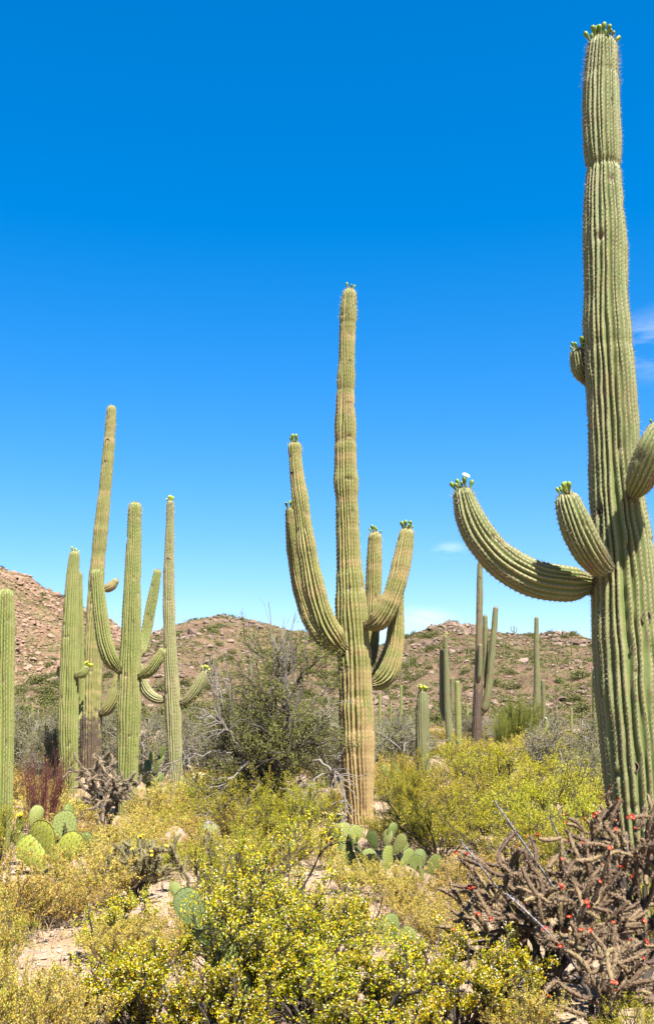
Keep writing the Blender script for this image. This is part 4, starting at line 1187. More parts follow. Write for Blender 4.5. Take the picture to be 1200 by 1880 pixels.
golds = [
    (640, 9.9, 0.30, 0.28, 'golden dry shrub half covering the dark green prickly pear'),
    (715, 9.6, 0.28, 0.3, 'golden dry shrub at the lower right of the dark green prickly pear'),
    (845, 9.2, 0.40, 0.42, 'straw-gold shrub behind the left tips of the staghorn cholla'),
    (960, 8.6, 0.36, 0.42, 'straw-gold shrub behind the middle of the staghorn cholla'),
    (215, 10.8, 0.40, 0.42, 'golden dry shrub behind the branching cholla'),
    (140, 12.6, 0.40, 0.5, 'golden dry shrub between the yellowed prickly pear and the tangled cholla'),
    (60, 9.0, 0.3, 0.42, 'golden dry shrub left of the shrub behind the sandy patch'),
    (360, 11.8, 0.36, 0.42, 'golden dry shrub left of the barrel cactus'),
    (280, 13.6, 0.34, 0.5, 'golden dry shrub left of the pinkish boulder'),
    (230, 7.6, 0.28, 0.3, 'golden dry shrub left of the pale boulder'),
    (400, 13.2, 0.4, 0.45, 'golden dry shrub behind the barrel cactus'),
    (330, 17.8, 0.45, 0.6, 'golden dry shrub behind the pale saguaro foot'),
    (940, 5.6, 0.26, 0.24, 'rust-tinged dry shrub under the low cholla sprawl'),
    (25, 5.3, 0.42, 0.26, 'golden dry shrub in the bottom left corner'),
    (-5, 6.5, 0.5, 0.24, 'golden dry shrub on the left edge beside the sandy patch'),
    (10, 8.2, 0.55, 0.5, 'golden dry shrub on the left edge below the prickly pear'),
    (125, 8.9, 0.34, 0.38, 'golden dry shrub right behind the sandy patch'),
    (170, 9.4, 0.45, 0.45, 'golden dry shrub between the prickly pear and the branching cholla'),
    (75, 10.0, 0.2, 0.4, 'golden dry shrub in front of the left prickly pear'),
    (245, 12.2, 0.36, 0.5, 'golden dry shrub under the tangled brown cholla'),
    (330, 13.4, 0.34, 0.5, 'golden dry shrub near the barrel cactus'),
    (300, 16.0, 0.5, 0.6, 'golden dry shrub at the foot of the pale slender saguaro'),
    (370, 15.2, 0.5, 0.5, 'golden dry shrub left of the mesquite'),
    (390, 8.0, 0.36, 0.36, 'golden dry shrub behind the largest creosote bush, left side'),
    (300, 7.4, 0.30, 0.32, 'golden dry shrub beside the pale boulder'),
    (745, 8.8, 0.3, 0.3, 'golden dry shrub below the dark green prickly pear'),
    (800, 8.0, 0.30, 0.3, 'straw-coloured dry shrub left of the red-flowered cholla'),
    (590, 11.6, 0.4, 0.34, 'golden dry shrub left of the middle prickly pear'),
    (700, 13.4, 0.3, 0.3, 'golden dry shrub at the foot of the middle saguaro'),
    (130, 5.35, 0.34, 0.26, 'sparse dry shrub at the bottom between sand and creosote'),
    (470, 10.5, 0.4, 0.4, 'golden dry shrub behind the top of the largest creosote bush'),
    (900, 9.8, 0.4, 0.45, 'golden dry shrub behind the cholla, below the creosote row'),
    (1040, 9.6, 0.42, 0.45, 'golden dry shrub between cholla and creosote near the big trunk'),
]
for i, (px, D, H, R, lb) in enumerate(golds):
    shrub('golden', i % 4, 'dry_shrub', lb, 'shrub', at_px(px, D), D, H, R)

shrub('redtwig', 0, 'twiggy_shrub', 'dense dark red twiggy shrub left of the tangled brown cholla', 'shrub', at_px(92, 15.0), 14.8, 1.1, 0.46)
shrub('broom', 0, 'broom_shrub', 'bright green upright broom-like shrub left of the lone far spire', 'shrub', at_px(948, 42), 42.0, 1.75, 1.1)
shrub('broom', 0, 'broom_shrub', 'dark green upright clump left of the bright broom-like shrub', 'shrub', at_px(919, 40), 40.0, 1.3, 0.35)
for i, (px, D, H, R, lb) in enumerate([
    (62, 26, 1.75, 1.2, 'grey-green mesquite with bleached branches behind the left cluster'),
    (100, 23.8, 1.3, 0.7, 'bare-limbed mesquite close behind the green saguaro column'),
    (1040, 24, 1.45, 1.2, 'grey mesquite with dead branches left of the big right trunk'),
    (1095, 21, 1.0, 0.9, 'grey twiggy mesquite touching the big right trunk'),
    (205, 30, 1.5, 1.1, 'grey-green mesquite seen between the left cluster trunks'),
    (290, 27, 1.5, 1.3, 'grey-green mesquite behind the pale slender saguaro'),
    (375, 24, 1.5, 1.2, 'grey-green mesquite far behind the golden shrubs at centre left'),
    (730, 30, 1.4, 1.6, 'grey-green mesquite right behind the middle saguaro'),
    (600, 24, 1.5, 1.3, 'grey-green mesquite behind the straggly mesquite'),
    (460, 28, 1.7, 1.4, 'grey-green mesquite on the plain behind the straggly mesquite crown')]):
    shrub('mesquite', i % 3, 'mesquite_shrub', lb, 'shrub', at_px(px, D), float(D), H, R)

rng = np.random.default_rng(5)
k = 0
while k < 115:                                    # scrub on the plain
    D = 30 + 88 * rng.uniform() ** 0.8
    px = rng.uniform(-260, 1460)
    if D < 46 and (795 < px < 915 or 960 < px < 1010):
        continue
    H = rng.uniform(0.8, 1.6)
    shrub('mesquite', k % 3, 'mesquite_shrub', 'grey-green scrub bush on the plain before the hills', 'shrub', at_px(px, D), D, H, H * rng.uniform(0.8, 1.3), 'scrub on the plain')
    k += 1
k = 0
while k < 170:                                   # low growth that closes the plain between the bushes
    D = 15.5 + 34 * rng.uniform() ** 1.1
    px = rng.uniform(-160, 1360)
    if k >= 130:
        D, px = rng.uniform(33, 66), rng.uniform(760, 1080)
    if D < 17.5 and 600 < px < 700:
        continue
    x_ = at_px(px, D)
    H = rng.uniform(0.28, 0.55) * (1.6 if k >= 130 else 1.0)
    if k % 2:
        shrub('golden', k % 4, 'dry_shrub', 'low straw-coloured shrub filling the plain between the saguaros', 'shrub', x_, D, H, H * rng.uniform(1.0, 1.7), 'low straw shrubs on the plain')
    else:
        shrub('creosote_mid', k % 4, 'creosote_bush', 'low olive bush filling the plain between the saguaros', 'shrub', x_, D, H, H * rng.uniform(1.0, 1.6), 'low olive bushes on the plain')
    k += 1
def hill_scrub(hill, n, pxr, seed):
    r_ = np.random.default_rng(seed)
    D = hill.foot + (hill.Yr - hill.foot) * r_.uniform(0.05, 1.02, n)
    x_ = (r_.uniform(*pxr, n) - 600) / F_PX * D
    kp = vnoise(x_ / 9, D / 9, seed) > r_.uniform(0.2, 0.65, n)
    x_, D = x_[kp], D[kp]
    h_ = r_.uniform(0.2, 0.5, len(x_))
    m_ = 18
    d = unit(r_.normal(0, 1, (len(x_), m_, 3)))
    d[..., 2] = np.abs(d[..., 2])
    p_ = np.stack([x_, D, hill.h(x_, D)], -1)[:, None] + d * h_[:, None, None] * r_.uniform(0.4, 1.1, (len(x_), m_, 1)) * np.array([1.3, 1.3, 1.0])
    V_, F_ = leaves(p_.reshape(-1, 3), 0.24, 0.12, r_)
    return ob('hillside_scrub', mk('hillside_scrub', V_, [(F_, 0)], M['hill_leaf'], False), kind='stuff')
tag(hill_scrub(hill_mid, 19000, (-20, 1220), 7), 'fine olive scrub and grass tufts over the nearer hill', 'scrub')
tag(hill_scrub(hill_left, 9000, (-20, 330), 9), 'fine olive scrub over the higher left hill', 'scrub')
k = 0
while k < 300:                                   # shrubs on the hills
    far = rng.uniform() < 0.2
    hill = hill_left if far else hill_mid
    D = hill.foot + (hill.Yr - hill.foot) * rng.uniform(0.1, 1.02)
    px = rng.uniform(-20, 330) if far else rng.uniform(-20, 1220)
    x = at_px(px, D)
    if vnoise(x / 11, D / 11, 3) < 0.33:
        continue
    H = rng.uniform(0.6, 1.35) * (1.2 if far else 1)
    shrub('hill', k % 5, 'hillside_shrub', 'small olive shrub dotting the rocky hillside', 'shrub', x, D, H, H * rng.uniform(0.8, 1.4), 'shrubs on the hillside', z=float(hill.h(x, D)) - 0.1)
    k += 1

# ------------------------------------------------------------------ cholla
def joint_mesh(seed, L, r, mat, spine, per=5, sp_len=0.014):
    rng = np.random.default_rng(seed)
    m, kk = 18, 12
    u = np.linspace(0, 1, m + 1)
    prof = np.clip(np.sin(np.pi * np.clip(u * 0.9 + 0.08, 0, 1)) ** 0.35, 0.1, 1) * r
    prof[-1] *= 0.3
    th = np.arange(kk) * 2 * np.pi / kk
    bendx, bendy = rng.normal(0, 0.06, 2) * L
    tub = 1 + 0.32 * np.cos(5 * th[None] + u[:, None] * 11) * np.cos(u[:, None] * L / 0.028 * math.pi * 2 + 0 * th[None])
    rr = prof[:, None] * tub
    cx = bendx * np.sin(np.pi * u)[:, None]
    cy = bendy * np.sin(np.pi * u)[:, None]
    V = np.stack([cx + rr * np.cos(th), cy + rr * np.sin(th), np.repeat(u[:, None] * L, kk, 1)], -1).reshape(-1, 3)
    i = (np.arange(m) * kk)[:, None]
    j = np.arange(kk)[None]
    jn = (j + 1) % kk
    F = np.stack([i + j, i + jn, i + kk + jn, i + kk + j], -1).reshape(-1, 4)
    V = np.concatenate([V, [[0, 0, -0.002], [0, 0, L * 1.005]]])
    nb = (m + 1) * kk
    T = np.concatenate([np.stack([(np.arange(kk) + 1) % kk, np.arange(kk), np.full(kk, nb)], -1), np.stack([m * kk + np.arange(kk), m * kk + (np.arange(kk) + 1) % kk, np.full(kk, nb + 1)], -1)])
    hi = np.argwhere(tub > 1.2)
    base = V[hi[:, 0] * kk + hi[:, 1]]
    nrm = np.stack([np.cos(th[hi[:, 1]]), np.sin(th[hi[:, 1]]), 0 * th[hi[:, 1]]], -1)
    p, nn = np.repeat(base, per, 0), np.repeat(nrm, per, 0)
    d = unit(nn * 0.8 + unit(rng.normal(0, 1, p.shape)) * 0.8 + np.array([0, 0, 0.25]))
    sd = unit(np.cross(d, rng.normal(0, 1, p.shape)))
    q = np.stack([p - sd * 0.0011, p + sd * 0.0011, p + d * (sp_len * rng.uniform(0.5, 1.3, (len(p), 1)))], 1).reshape(-1, 3)
    n0 = len(V)
    return mk('stem_joint', np.concatenate([V, q]), [(F, 0), (T, 0), (np.arange(len(q)).reshape(-1, 3) + n0, 1)], [mat, spine])

def cholla(name, label, x, y, H, R, n_max, meshes, L, seed, trunk_mat, flowers=0, flower=None, n_trunk=4, upb=0.35, spread=0.8, r0=0.03, droop=0.0, cx=0.0, levels=8, fs=1.0, trunk_h=0.4):
    rng = np.random.default_rng(seed)
    t = thing(name, label, 'cactus', (x, y, float(gz(x, y))))
    s = stems(rng, n_trunk, H * trunk_h * 1.2, R * 0.5, 0.9, 0.06 * R, 0.6, 0.7)
    for i in range(n_trunk):
        lv = sel(s, slice(i, i + 1))
        ob('trunk', mk('trunk', *_one(tubes(lv, 7, 8, r0, r0 * 0.65, rng, 0.03)), trunk_mat), t)
    tips = []
    for i in range(n_trunk):
        p = sel(s, slice(i, i + 1))
        for u in (0.55, 0.8, 1.0):
            d = unit(btan(p, np.array([u]))[0] + rng.normal(0, 0.55, 3))
            tips.append((bez(p, np.array([u]))[0], d, 0))
    made, ends, qi = 0, [], 0
    while tips and made < n_max:
        j = int(rng.integers(0, min(len(tips), 40)))
        p, d, lv = tips.pop(j)
        sc = rng.uniform(0.75, 1.3)
        e = p + d * L * sc
        q = math.hypot(e[0] - cx, e[1]) / R
        if lv > 0 and ((q ** 2 + (max(e[2], 0) / H) ** 2) > 1.08 or e[2] < 0.04):
            ends.append((p, d))
            continue
        o = ob('stem_joint', meshes[int(rng.integers(0, len(meshes)))], t, Vector(p))
        point_at(o, d, rng.uniform(0, 6))
        w = rng.uniform(0.85, 1.1) * (1.1 if lv < 2 else 1.0)
        o.scale = (w, w, sc)
        made += 1
        kids = 1 + (rng.uniform() < 0.72) + (rng.uniform() < 0.18)
        if lv >= levels:
            ends.append((e, d))
            continue
        for _ in range(kids):
            out_d = unit(np.array([e[0] - cx, e[1], 0.0]) + 1e-4)
            nd = unit(d * 0.75 + rng.normal(0, spread * 0.55, 3) + np.array([0, 0, upb]) * rng.uniform(0.2, 1.2) + out_d * 0.22 - np.array([0, 0, droop]))
            tips.append((e - d * 0.004, nd, lv + 1))
    ends += [(p, d) for p, d, lv in tips if lv > 0]
    rng.shuffle(ends)
    ends.sort(key=lambda q: q[0][1] - 0.7 * q[0][2])
    for i in range(min(flowers, len(ends))):
        p, d = ends[int(i * 0.75 * len(ends) / max(1, flowers))]
        for j in range(1 + (i % 3 == 0) + (i % 4 == 0)):
            dj = unit(d + rng.normal(0, 0.45, 3) + np.array([0, -0.15, 0.35]))
            o = ob('flower', flower, t, Vector(p + d * 0.006 + (dj - d) * 0.012))
            point_at(o, dj, i)
            o.scale = (fs * rng.uniform(0.6, 1.2),) * 3
    return t

JA = [joint_mesh(300 + i, 0.15, 0.0122, M['chol_a'], M['spine_pink'], 6, 0.015) for i in range(6)]
JB = [joint_mesh(320 + i, 0.10, 0.0125, M['chol_b'], M['spine'], 5, 0.016) for i in range(4)]
JC = [joint_mesh(340 + i, 0.085, 0.0135, M['chol_c'], M['spine_gold'], 6, 0.018) for i in range(4)]
JD = [joint_mesh(360 + i, 0.085, 0.022, M['chol_d'], M['spine_gold'], 8, 0.024) for i in range(3)]
cholla('staghorn_cholla', 'sprawling brown staghorn cholla with red flowers at lower right', at_px(975, 6.3), 6.3, 1.0, 0.68, 250, JA, 0.15, 401, M['dark_wood'], 34, FLOWER_R, 9, 0.3, 0.95, 0.022, levels=8, fs=0.45, trunk_h=0.62)
cholla('staghorn_cholla', 'tallest brown cholla at the right edge, red flowers against the big trunk', at_px(1140, 6.5), 6.5, 1.16, 0.60, 270, JA, 0.15, 407, M['dark_wood'], 36, FLOWER_R, 10, 0.4, 0.9, 0.022, levels=8, fs=0.45, trunk_h=0.66)
cholla('staghorn_cholla', 'low brown cholla sprawl on the ground below the two bigger red-flowered ones', at_px(1070, 5.8), 5.8, 0.55, 0.48, 180, JA, 0.15, 411, M['dark_wood'], 14, FLOWER_R, 7, 0.25, 0.95, 0.018, levels=6, fs=0.45, trunk_h=0.55)
cholla('tangled_cholla', 'tangled grey-brown drooping cholla in front of the left cluster', at_px(196, 14.2), 14.2, 1.32, 0.64, 298, JB, 0.10, 403, M['dark_wood'], 0, None, 7, 0.2, 1.0, 0.026, 0.14, levels=9, trunk_h=0.66)
cholla('buckhorn_cholla', 'dark branching cholla with yellow flowers above the pale boulder', at_px(262, 9.8), 9.8, 0.56, 0.44, 230, JC, 0.085, 405, M['dark_wood'], 12, FLOWER_Y, 8, 0.55, 0.75, 0.018, levels=6, trunk_h=0.5, fs=0.5)
cholla('buckhorn_cholla', 'upright branching cholla beside the barrel cactus', at_px(362, 10.2), 10.2, 0.55, 0.34, 110, JC, 0.085, 406, M['dark_wood'], 6, FLOWER_Y, 5, 0.6, 0.65, 0.016, levels=5, trunk_h=0.5, fs=0.5)
cholla('teddy_cholla', 'small pale yellow fuzzy cholla left of the pale slender saguaro', at_px(288, 18.6), 18.6, 0.42, 0.3, 55, JD, 0.085, 409, M['dark_wood'], 0, None, 3, 0.3, 0.9, 0.03, levels=4)
cholla('teddy_cholla', 'small pale yellow fuzzy cholla right of the pale slender saguaro', at_px(352, 20.2), 20.2, 0.75, 0.33, 60, JD, 0.085, 410, M['dark_wood'], 0, None, 3, 0.3, 0.9, 0.03, levels=5, trunk_h=0.6)

# bare grey spiny stalks leaning through the big cholla
def stalk(label, a, b, r, seed):
    A, B = P(*a), P(*b)
    B = A + (B - A) * (A[2] - float(gz(B[0], B[1])) + 0.03) / (A[2] - B[2])
    rng = np.random.default_rng(seed)
    o_ = np.array([B[0], B[1], B[2]])
    m, kk = 60, 7
    u = np.linspace(0, 1, m + 1)
    mid = rng.normal(0, 0.035, 3)
    c = (A - o_)[None] * u[:, None] + (np.sin(np.pi * u)[:, None]) * mid
    rr = r * (1 - 0.35 * u) * (1 + 0.45 * (np.arange(m + 1) % 3 == 0))
    t = unit(A - o_)
    e1 = unit(np.cross(t, [0, 0, 1.0]))
    e2 = np.cross(t, e1)
    th = np.arange(kk) * 2 * np.pi / kk
    V = (c[:, None] + rr[:, None, None] * (np.cos(th)[:, None] * e1 + np.sin(th)[:, None] * e2)).reshape(-1, 3)
    i = (np.arange(m) * kk)[:, None]
    j = np.arange(kk)[None]
    jn = (j + 1) % kk
    F = np.stack([i + j, i + jn, i + kk + jn, i + kk + j], -1).reshape(-1, 4)
    th_ = thing('ocotillo_stalk', label, 'stalk', Vector(o_))
    ob('cane', mk('cane', V, [(F, 0)], M['cane']), th_)
    p = np.repeat(c[1::2], 7, 0)
    d = unit(rng.normal(0, 1, p.shape) + t * 0.3)
    sd = unit(np.cross(d, rng.normal(0, 1, p.shape)))
    q = np.stack([p - sd * 0.002, p + sd * 0.002, p + d * 0.024], 1).reshape(-1, 3)
    ob('thorns', mk('thorns', q, [(np.arange(len(q)).reshape(-1, 3), 0)], M['cane'], False), th_, kind='stuff')
stalk('longest bare grey thorny stalk leaning over the staghorn cholla', (906, 1470, 6.1), (1030, 1660, 6.35), 0.0062, 1)
stalk('bare grey thorny stalk at the left of the staghorn cholla', (842, 1540, 5.95), (925, 1645, 6.2), 0.0054, 2)
stalk('low bare grey thorny stalk inside the staghorn cholla', (928, 1640, 5.7), (1000, 1740, 5.95), 0.0054, 3)
stalk('short bare grey thorny stalk right of the longest one', (1008, 1497, 6.3), (1050, 1600, 6.5), 0.0054, 4)

# ------------------------------------------------------------------ prickly pears
def pad_mesh(seed, mat):
    """egg-shaped flat pad of unit height standing on its narrow end, with areole knobs"""
    rng = np.random.default_rng(seed)
    k, rings = 22, [0.0, 0.35, 0.7, 0.9, 0.98]
    th = np.arange(k) * 2 * np.pi / k
    zz = 0.5 - 0.5 * np.cos(th)
    wx = 0.36 * np.sin(th) * (0.62 + 0.55 * zz) * (1 + 0.03 * np.sin(3 * th + seed))
    V, F, n = [], [], 0
    cz = 0.52
    bow = 0.05 * rng.uniform(-1, 1)
    for side in (-1, 1):
        for r in rings[1:]:
            y = side * 0.05 * math.sqrt(max(0, 1 - r ** 2.6)) + bow * r * r
            V += [(wx[i] * r, y, cz + (zz[i] - cz) * r) for i in range(k)]
        V.append((0, side * 0.05, cz))
    m = len(rings) - 1
    blk = m * k + 1
    for s_ in (0, 1):
        b = s_ * blk
        for q in range(m - 1):
            for i in range(k):
                f = (b + q * k + i, b + q * k + (i + 1) % k, b + (q + 1) * k + (i + 1) % k, b + (q + 1) * k + i)
                F.append(f if s_ else f[::-1])
    T = []
    for s_ in (0, 1):
        b = s_ * blk
        for i in range(k):
            f = (b + blk - 1, b + (i + 1) % k, b + i)
            T.append(f if s_ else f[::-1])
    for i in range(k):
        a, b = (m - 1) * k + i, (m - 1) * k + (i + 1) % k
        F.append((a, b, b + blk, a + blk))
    V = np.array(V)
    pts = []
    for i in range(-4, 5):
        for j in range(0, 9):
            x, z = (i + 0.5 * (j % 2)) * 0.10, 0.08 + j * 0.108
            zc = min(max(z, 0), 1)
            half = 0.36 * math.sin(math.acos(1 - 2 * zc)) * (0.62 + 0.55 * zc)
            if abs(x) < half * 0.93:
                r = max(abs(x) / max(half, 1e-3), abs(z - cz) / 0.5)
                for side in (-1, 1):
                    pts.append((x, side * 0.05 * math.sqrt(max(0, 1 - r ** 2.6)) + bow * r * r, z))
    for i in range(k):
        pts.append((wx[i], bow, zz[i]))
    pts = np.array(pts)
    kv, kf = lumps(pts, np.full(len(pts), 0.013), rng, OCT)
    q = np.repeat(pts, 3, 0)
    d = unit(rng.normal(0, 0.6, q.shape) + np.where(q[:, 1:2] < bow, -1, 1) * np.array([0, 1.0, 0]))
    sd = unit(np.cross(d, rng.normal(0, 1, q.shape)))
    sv = np.stack([q - sd * 0.005, q + sd * 0.005, q + d * 0.07 * rng.uniform(0.4, 1.2, (len(q), 1))], 1).reshape(-1, 3)
    n0, n1 = len(V), len(V) + len(kv)
    return mk('pad', np.concatenate([V, kv, sv]), [(np.array(F), 0), (np.array(T), 0), (kf + n0, 1), (np.arange(len(sv)).reshape(-1, 3) + n1, 2)], [mat, M['areole'], M['spine']])
PADS = [pad_mesh(500 + i, M['pad']) for i in range(4)]
PADS_Y = [pad_mesh(510 + i, M['pad_yel']) for i in range(2)]

def pear(label, px, D, pads, seed, flowers=(), grow=1.0):
    """pads: (px, py, size in px, lean in image (radians, + right), turn about vertical, depth offset, yellow?) - px,py is the pad's foot"""
    rng = np.random.default_rng(seed)
    x = at_px(px, D)
    g = float(gz(x, D))
    t = thing('prickly_pear', label, 'cactus', (x, D, g))
    for (qx, qy, s, lean, turn, dd, yel) in pads:
        p = P(qx, qy, D + dd) - np.array([x, D, g])
        o = ob('pad', (PADS_Y if yel else PADS)[int(rng.integers(0, 2 if yel else 4))], t, Vector(p), label='yellowed pad' if yel else None)
        sz = s * grow * scale_at(qy, D + dd)
        o.rotation_euler = (rng.uniform(-0.4, 0.2), lean + rng.normal(0, 0.1), turn + rng.normal(0, 0.45))
        o.scale = (sz * rng.uniform(0.85, 1.15), sz, sz * rng.uniform(0.85, 1.1))
    for (qx, qy, dd) in flowers:
        p = P(qx, qy, D + dd) - np.array([x, D, g])
        o = ob('flower', FLOWER_Y, t, Vector(p))
        point_at(o, (0, -0.4, 0.9))
        o.scale = (1.3,) * 3

pear('prickly pear with two big yellowed pads in front of the red twiggy shrub', 105, 11.6,
    [(95, 1585, 62, -0.35, 0.2, -0.05, 1), (92, 1590, 58, 0.75, -0.3, -0.12, 1), (85, 1596, 62, -0.75, 0.3, -0.1, 1), (128, 1545, 45, -0.2, 0.5, 0, 0), (125, 1556, 36, 0.15, -0.4, -0.08, 0), (122, 1520, 36, 0.62, 0.1, 0.02, 0),
     (140, 1560, 34, 0.75, 0.2, -0.05, 0), (118, 1592, 44, 0.3, 0.7, 0.08, 0), (110, 1600, 40, -0.2, 0.2, 0.05, 0)], 1, (), 1.4)
pear('green prickly pear with an orange bloom beside the saguaro on the left edge', 52, 12.2,
    [(55, 1560, 46, -0.2, 0.2, 0, 0), (62, 1545, 40, 0.35, -0.3, 0.05, 0), (58, 1518, 38, 0.45, 0.2, 0.06, 0), (45, 1560, 42, -0.55, 0.4, 0, 0), (40, 1530, 36, -0.3, 0.8, 0.1, 0), (70, 1570, 40, 0.7, 0.4, 0, 0), (60, 1575, 44, 0.1, 1.0, 0, 0)], 2, [(36, 1502, 0.05)])
pear('prickly pear pads showing through the left of the largest creosote bush', 400, 5.62,
    [(428, 1868, 90, 0.05, 0.2, 0, 0), (420, 1830, 84, -0.1, 0.5, 0, 0), (425, 1772, 92, -0.5, 0.25, 0, 0), (414, 1742, 86, -0.95, -0.15, -0.03, 0), (372, 1706, 80, -0.5, 0.15, -0.03, 0), (334, 1650, 34, -0.75, 0.5, -0.02, 0), (430, 1775, 80, 0.3, 0.7, 0.1, 0), (425, 1800, 70, 0.0, 0.2, 0.05, 0)], 3)
pear('single prickly pear clump glimpsed in the middle of the largest creosote bush', 545, 6.6,
    [(545, 1705, 46, -0.2, 0.3, 0, 0), (538, 1690, 44, -0.15, -0.6, 0.05, 0), (530, 1740, 60, 0.2, 0.3, 0, 0), (552, 1745, 50, 0.5, 0.2, 0, 0)], 4)
pear('dark green prickly pear clump at the foot of the middle saguaro', 675, 10.6,
    [(625, 1548, 36, -0.45, 0.2, 0, 0), (632, 1548, 40, 0.05, -0.2, 0, 0), (645, 1550, 42, 0.3, 0.3, -0.05, 0), (640, 1580, 44, -0.2, 0.4, 0, 0), (668, 1590, 46, -0.1, 0.9, 0, 0), (690, 1560, 40, -0.25, 0.3, 0.05, 0), (705, 1556, 42, 0.15, -0.3, 0.1, 0),
     (715, 1540, 36, 0.3, 0.2, 0.1, 0), (722, 1570, 44, 0.5, 0.3, 0.05, 0), (690, 1600, 50, -0.3, 0.1, 0, 0), (708, 1600, 50, 0.25, -0.4, 0, 0), (735, 1590, 40, 0.75, 0.2, 0.05, 0), (655, 1600, 46, -0.6, 0.3, 0, 0), (745, 1575, 30, 0.2, 0.5, 0.1, 0), (680, 1610, 48, 0.1, 0.6, -0.05, 0)], 5, [(607, 1548, 0)], 0.95)
pear('prickly pear next to the tips of the staghorn cholla', 780, 9.4, [(775, 1590, 34, 0.1, 0.3, 0, 0), (768, 1600, 36, -0.4, -0.3, 0, 0), (785, 1605, 40, 0.5, 0.2, 0, 0), (776, 1622, 42, 0.0, 0.6, 0, 0)], 6)
pear('leafy-looking prickly pear between the thick and the pale saguaro', 282, 20.5,
    [(268, 1440, 24, -0.3, 0.2, 0, 0), (280, 1440, 26, 0.1, -0.3, 0, 0), (290, 1442, 24, 0.4, 0.5, 0, 0), (262, 1420, 22, -0.5, 0.3, 0, 0), (274, 1420, 24, 0.0, 0.8, 0, 0), (286, 1420, 24, 0.2, 0.1, 0, 0), (278, 1402, 20, -0.1, 0.3, 0, 0), (292, 1402, 20, 0.15, -0.4, 0, 0), (270, 1455, 26, 0.5, 0.2, 0, 0), (288, 1456, 28, -0.4, 0.2, 0, 0), (296, 1390, 20, 0.1, 0.4, 0, 0)], 7)
pear('prickly pear low behind the right side of the pale slender saguaro', 350, 18.0, [(345, 1466, 24, -0.2, 0.2, 0, 0), (353, 1464, 24, 0.3, -0.3, 0, 0), (347, 1480, 26, 0.1, 0.6, 0, 0), (356, 1482, 24, 0.5, 0.2, 0, 0)], 8)
pear('bright prickly pear pads among the creosotes right of the middle saguaro', 722, 20.0,
    [(712, 1425, 22, -0.3, 0.5, 0, 0), (720, 1422, 24, 0.1, 0.9, 0, 0), (730, 1424, 22, 0.3, 0.4, 0, 0), (715, 1440, 24, 0.2, 0.3, 0, 0), (726, 1442, 24, -0.2, 0.8, 0, 0), (735, 1440, 22, 0.5, 0.2, 0, 0)], 9)
pear('prickly pear pads under the right side of the largest creosote bush', 715, 7.2, [(722, 1722, 50, 0.1, 0.4, 0, 0), (715, 1735, 46, -0.5, 0.2, 0, 0), (735, 1738, 46, 0.6, 0.3, 0, 0)], 10)

# ------------------------------------------------------------------ barrel cactus, boulders
bx_, bD = at_px(386, 12.4), 12.4
bt = thing('barrel_cactus', 'small round barrel cactus with pale grey spines behind the creosote bush', 'cactus', (bx_, bD, float(gz(bx_, bD))))
bb = ribbed([(0, 0, -0.05, 0.10), (0, 0, 0.12, 0.125), (0.01, 0, 0.26, 0.115)], 0.014, 16, 6, 0.16, 71, 2, None, 0.1, (), False)
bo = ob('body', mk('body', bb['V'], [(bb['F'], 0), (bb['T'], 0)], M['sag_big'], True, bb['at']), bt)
ob('spines', spines_mesh(bb, 9, 0.030, 0.0032, 72, M['spine_grey']), bo, kind='stuff')

def boulder_mesh(seed):
    rng = np.random.default_rng(seed)
    nu, nv = 22, 14
    th = np.arange(nu) * 2 * np.pi / nu
    ph = np.linspace(-1.45, 1.5, nv)
    T, Ph = np.meshgrid(th, ph, indexing='ij')
    d = np.stack([np.cos(Ph) * np.cos(T), np.cos(Ph) * np.sin(T), np.sin(Ph)], -1)
    r = 1 + 0.28 * fbm(d[..., 0] * 1.7 + d[..., 2] + seed, d[..., 1] * 1.7 - d[..., 2], seed, 4)
    for k in range(7):                            # chipped flat faces
        nv_ = unit(rng.normal(0, 1, 3))
        s_ = (d * r[..., None]) @ nv_
        r = np.where(s_ > 0.78, r * 0.78 / np.maximum(s_, 1e-3), r)
    V = (d * r[..., None]).reshape(-1, 3)
    i = (np.arange(nu))[:, None]
    j = np.arange(nv - 1)[None]
    inx = (i + 1) % nu
    F = np.stack([i * nv + j, inx * nv + j, inx * nv + j + 1, i * nv + j + 1], -1).reshape(-1, 4)
    cap = np.array([[k * nv + nv - 1 for k in range(nu)]])
    return mk('boulder', V, [(F, 0), (cap, 0)], M['rock'], smooth=False)
BOULD = [boulder_mesh(600 + i) for i in range(4)]
for i, (px, D, sx, sz, lb) in enumerate([
    (262, 8.4, 0.17, 0.15, 'pale tan boulder half hidden below the branching cholla'),
    (322, 13.0, 0.24, 0.20, 'pinkish boulder in front of the pale slender saguaro'),
    (290, 8.8, 0.12, 0.10, 'smaller pale boulder right of the half-hidden boulder'),
    (1012, 17.0, 0.25, 0.22, 'pinkish boulder among the creosotes left of the big trunk'),
    (750, 9.9, 0.15, 0.2, 'pale upright stone behind the dark green prickly pear'),
    (1040, 5.6, 0.08, 0.05, 'small stone on the ground under the staghorn cholla')]):
    x = at_px(px, D)
    o = ob('boulder', BOULD[i % 4], None, (x, D, float(gz(x, D)) + sz * 0.3))
    o.scale = (sx, sx * 0.85, sz)
    o.rotation_euler = (0, 0, i * 1.3)
    tag(o, lb, 'rock')

# ------------------------------------------------------------------ ground cover nobody could count
def sector(n, D0, D1, rng, pw=0.5, margin=1.35):
    D = np.sqrt(rng.uniform(D0 ** 2, D1 ** 2, n)) if pw == 0.5 else D0 * (D1 / D0) ** rng.uniform(0, 1, n)
    x = rng.uniform(-1, 1, n) * (0.32 * D * margin + 0.6)
    return x, D

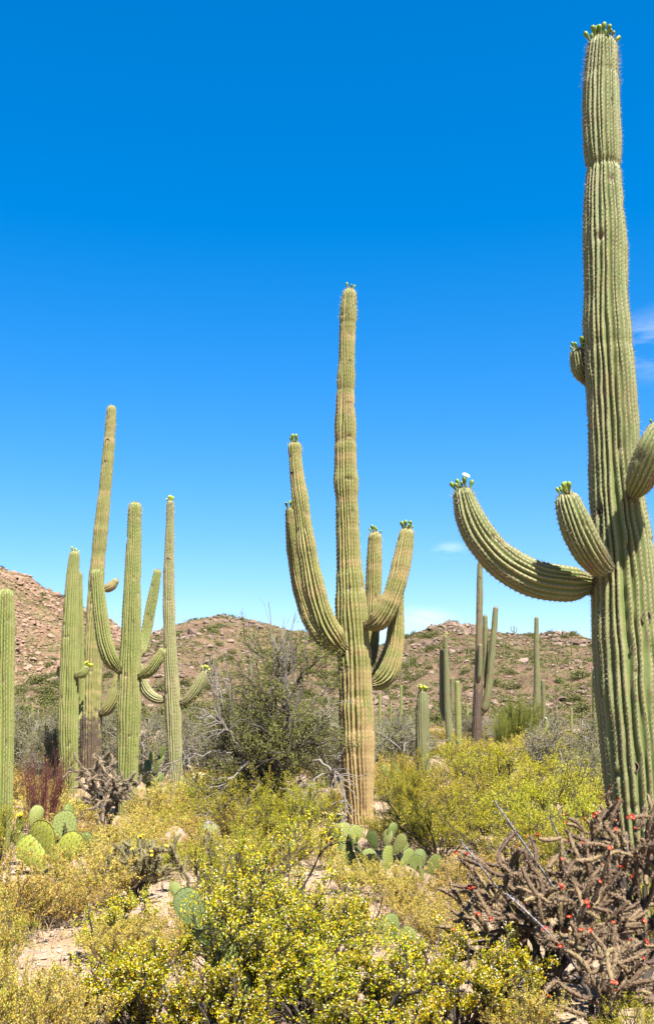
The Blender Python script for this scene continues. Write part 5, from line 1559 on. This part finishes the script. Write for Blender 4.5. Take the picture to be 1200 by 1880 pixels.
rng = np.random.default_rng(8)
x, y = sector(30000, 3.6, 16, rng, 1)
sz = 0.0085 * rng.lognormal(0, 0.55, len(x))
V, Fc = lumps(np.stack([x, y, gz(x, y) + sz * 0.3], -1), sz, rng, OCT, (0.5, 0.9), 0.3)
tag(ob('gravel', mk('gravel', V, [(Fc, 0)], M['pebble'], False), kind='stuff'), 'pinkish tan gravel scattered over the sandy soil', 'gravel')

x, y = sector(90000, 3.6, 40, rng, 1)
dn = fbm(x / 0.9, y / 0.9, 44, 3) + 0.25 * np.clip((y - 8) / 8, -0.6, 1.2)
keep = rng.uniform(0, 1, len(x)) < np.clip(0.12 + dn * 1.1, 0.0, 1)
bare = (np.hypot((x - at_px(80, 6.9)) / 0.42, (y - 7.2) / 1.1) < 1) | (np.hypot((x - at_px(665, 7.6)) / 0.2, (y - 7.6) / 0.8) < 1)
keep &= ~(bare & (rng.uniform(0, 1, len(x)) < 0.93))
x, y = x[keep], y[keep]
n = len(x)
hg = rng.uniform(0.05, 0.2, n) * np.clip(0.7 + 0.02 * y, 0.7, 1.5)
ln = rng.normal(0, 0.35, (n, 2))
wd = 0.0022 + 0.00022 * y
a = rng.uniform(0, 6.28, n)
p = np.stack([x, y, gz(x, y) - 0.01], -1)
sd = np.stack([np.cos(a), np.sin(a), 0 * a], -1) * wd[:, None]
mid = p + np.stack([ln[:, 0] * hg * 0.35, ln[:, 1] * hg * 0.35, hg * 0.6], -1)
tip = p + np.stack([ln[:, 0] * hg, ln[:, 1] * hg, hg], -1)
V = np.stack([p - sd, p + sd, mid + sd * 0.7, tip, mid - sd * 0.7], 1).reshape(-1, 3)
b = np.arange(n)[:, None] * 5
tag(ob('dry_grass', mk('dry_grass', V, [(b + np.array([[0, 1, 2, 4]]), 0), (b + np.array([[4, 2, 3]]), 0)], M['grass'], False), kind='stuff'), 'straw-coloured dry grass between the shrubs', 'grass')

x, y = sector(26000, 3.6, 18, rng, 1)
p = np.stack([x, y, gz(x, y) + 0.006], -1)
V, Fc = leaves(p, 0.022, 0.008, rng, np.array([0, 0, -0.0]), 3.0)
tag(ob('leaf_litter', mk('leaf_litter', V, [(Fc, 0)], M['litter'], False), kind='stuff'), 'brown fallen leaves and twigs on the soil', 'litter')

# fallen twigs on the bare soil
x, y = sector(900, 4.0, 14, rng, 1)
a = rng.uniform(0, 6.28, len(x))
ln_ = rng.uniform(0.05, 0.28, len(x))
A = np.stack([x, y, gz(x, y) + 0.008], -1)
dx_, dy_ = np.cos(a) * ln_, np.sin(a) * ln_
C = np.stack([x + dx_, y + dy_, gz(x + dx_, y + dy_) + 0.012], -1)
tw = {'a': A, 'b': (A + C) / 2 + rng.normal(0, 0.02, A.shape) * np.array([1, 1, 0.3]), 'c': C}
V, Fc = tubes(tw, 4, 3, 0.0035, 0.0018)
tag(ob('fallen_twigs', mk('fallen_twigs', V, [(Fc, 0)], M['grey_wood']), kind='stuff'), 'thin dead twigs lying on the sandy soil', 'twigs')
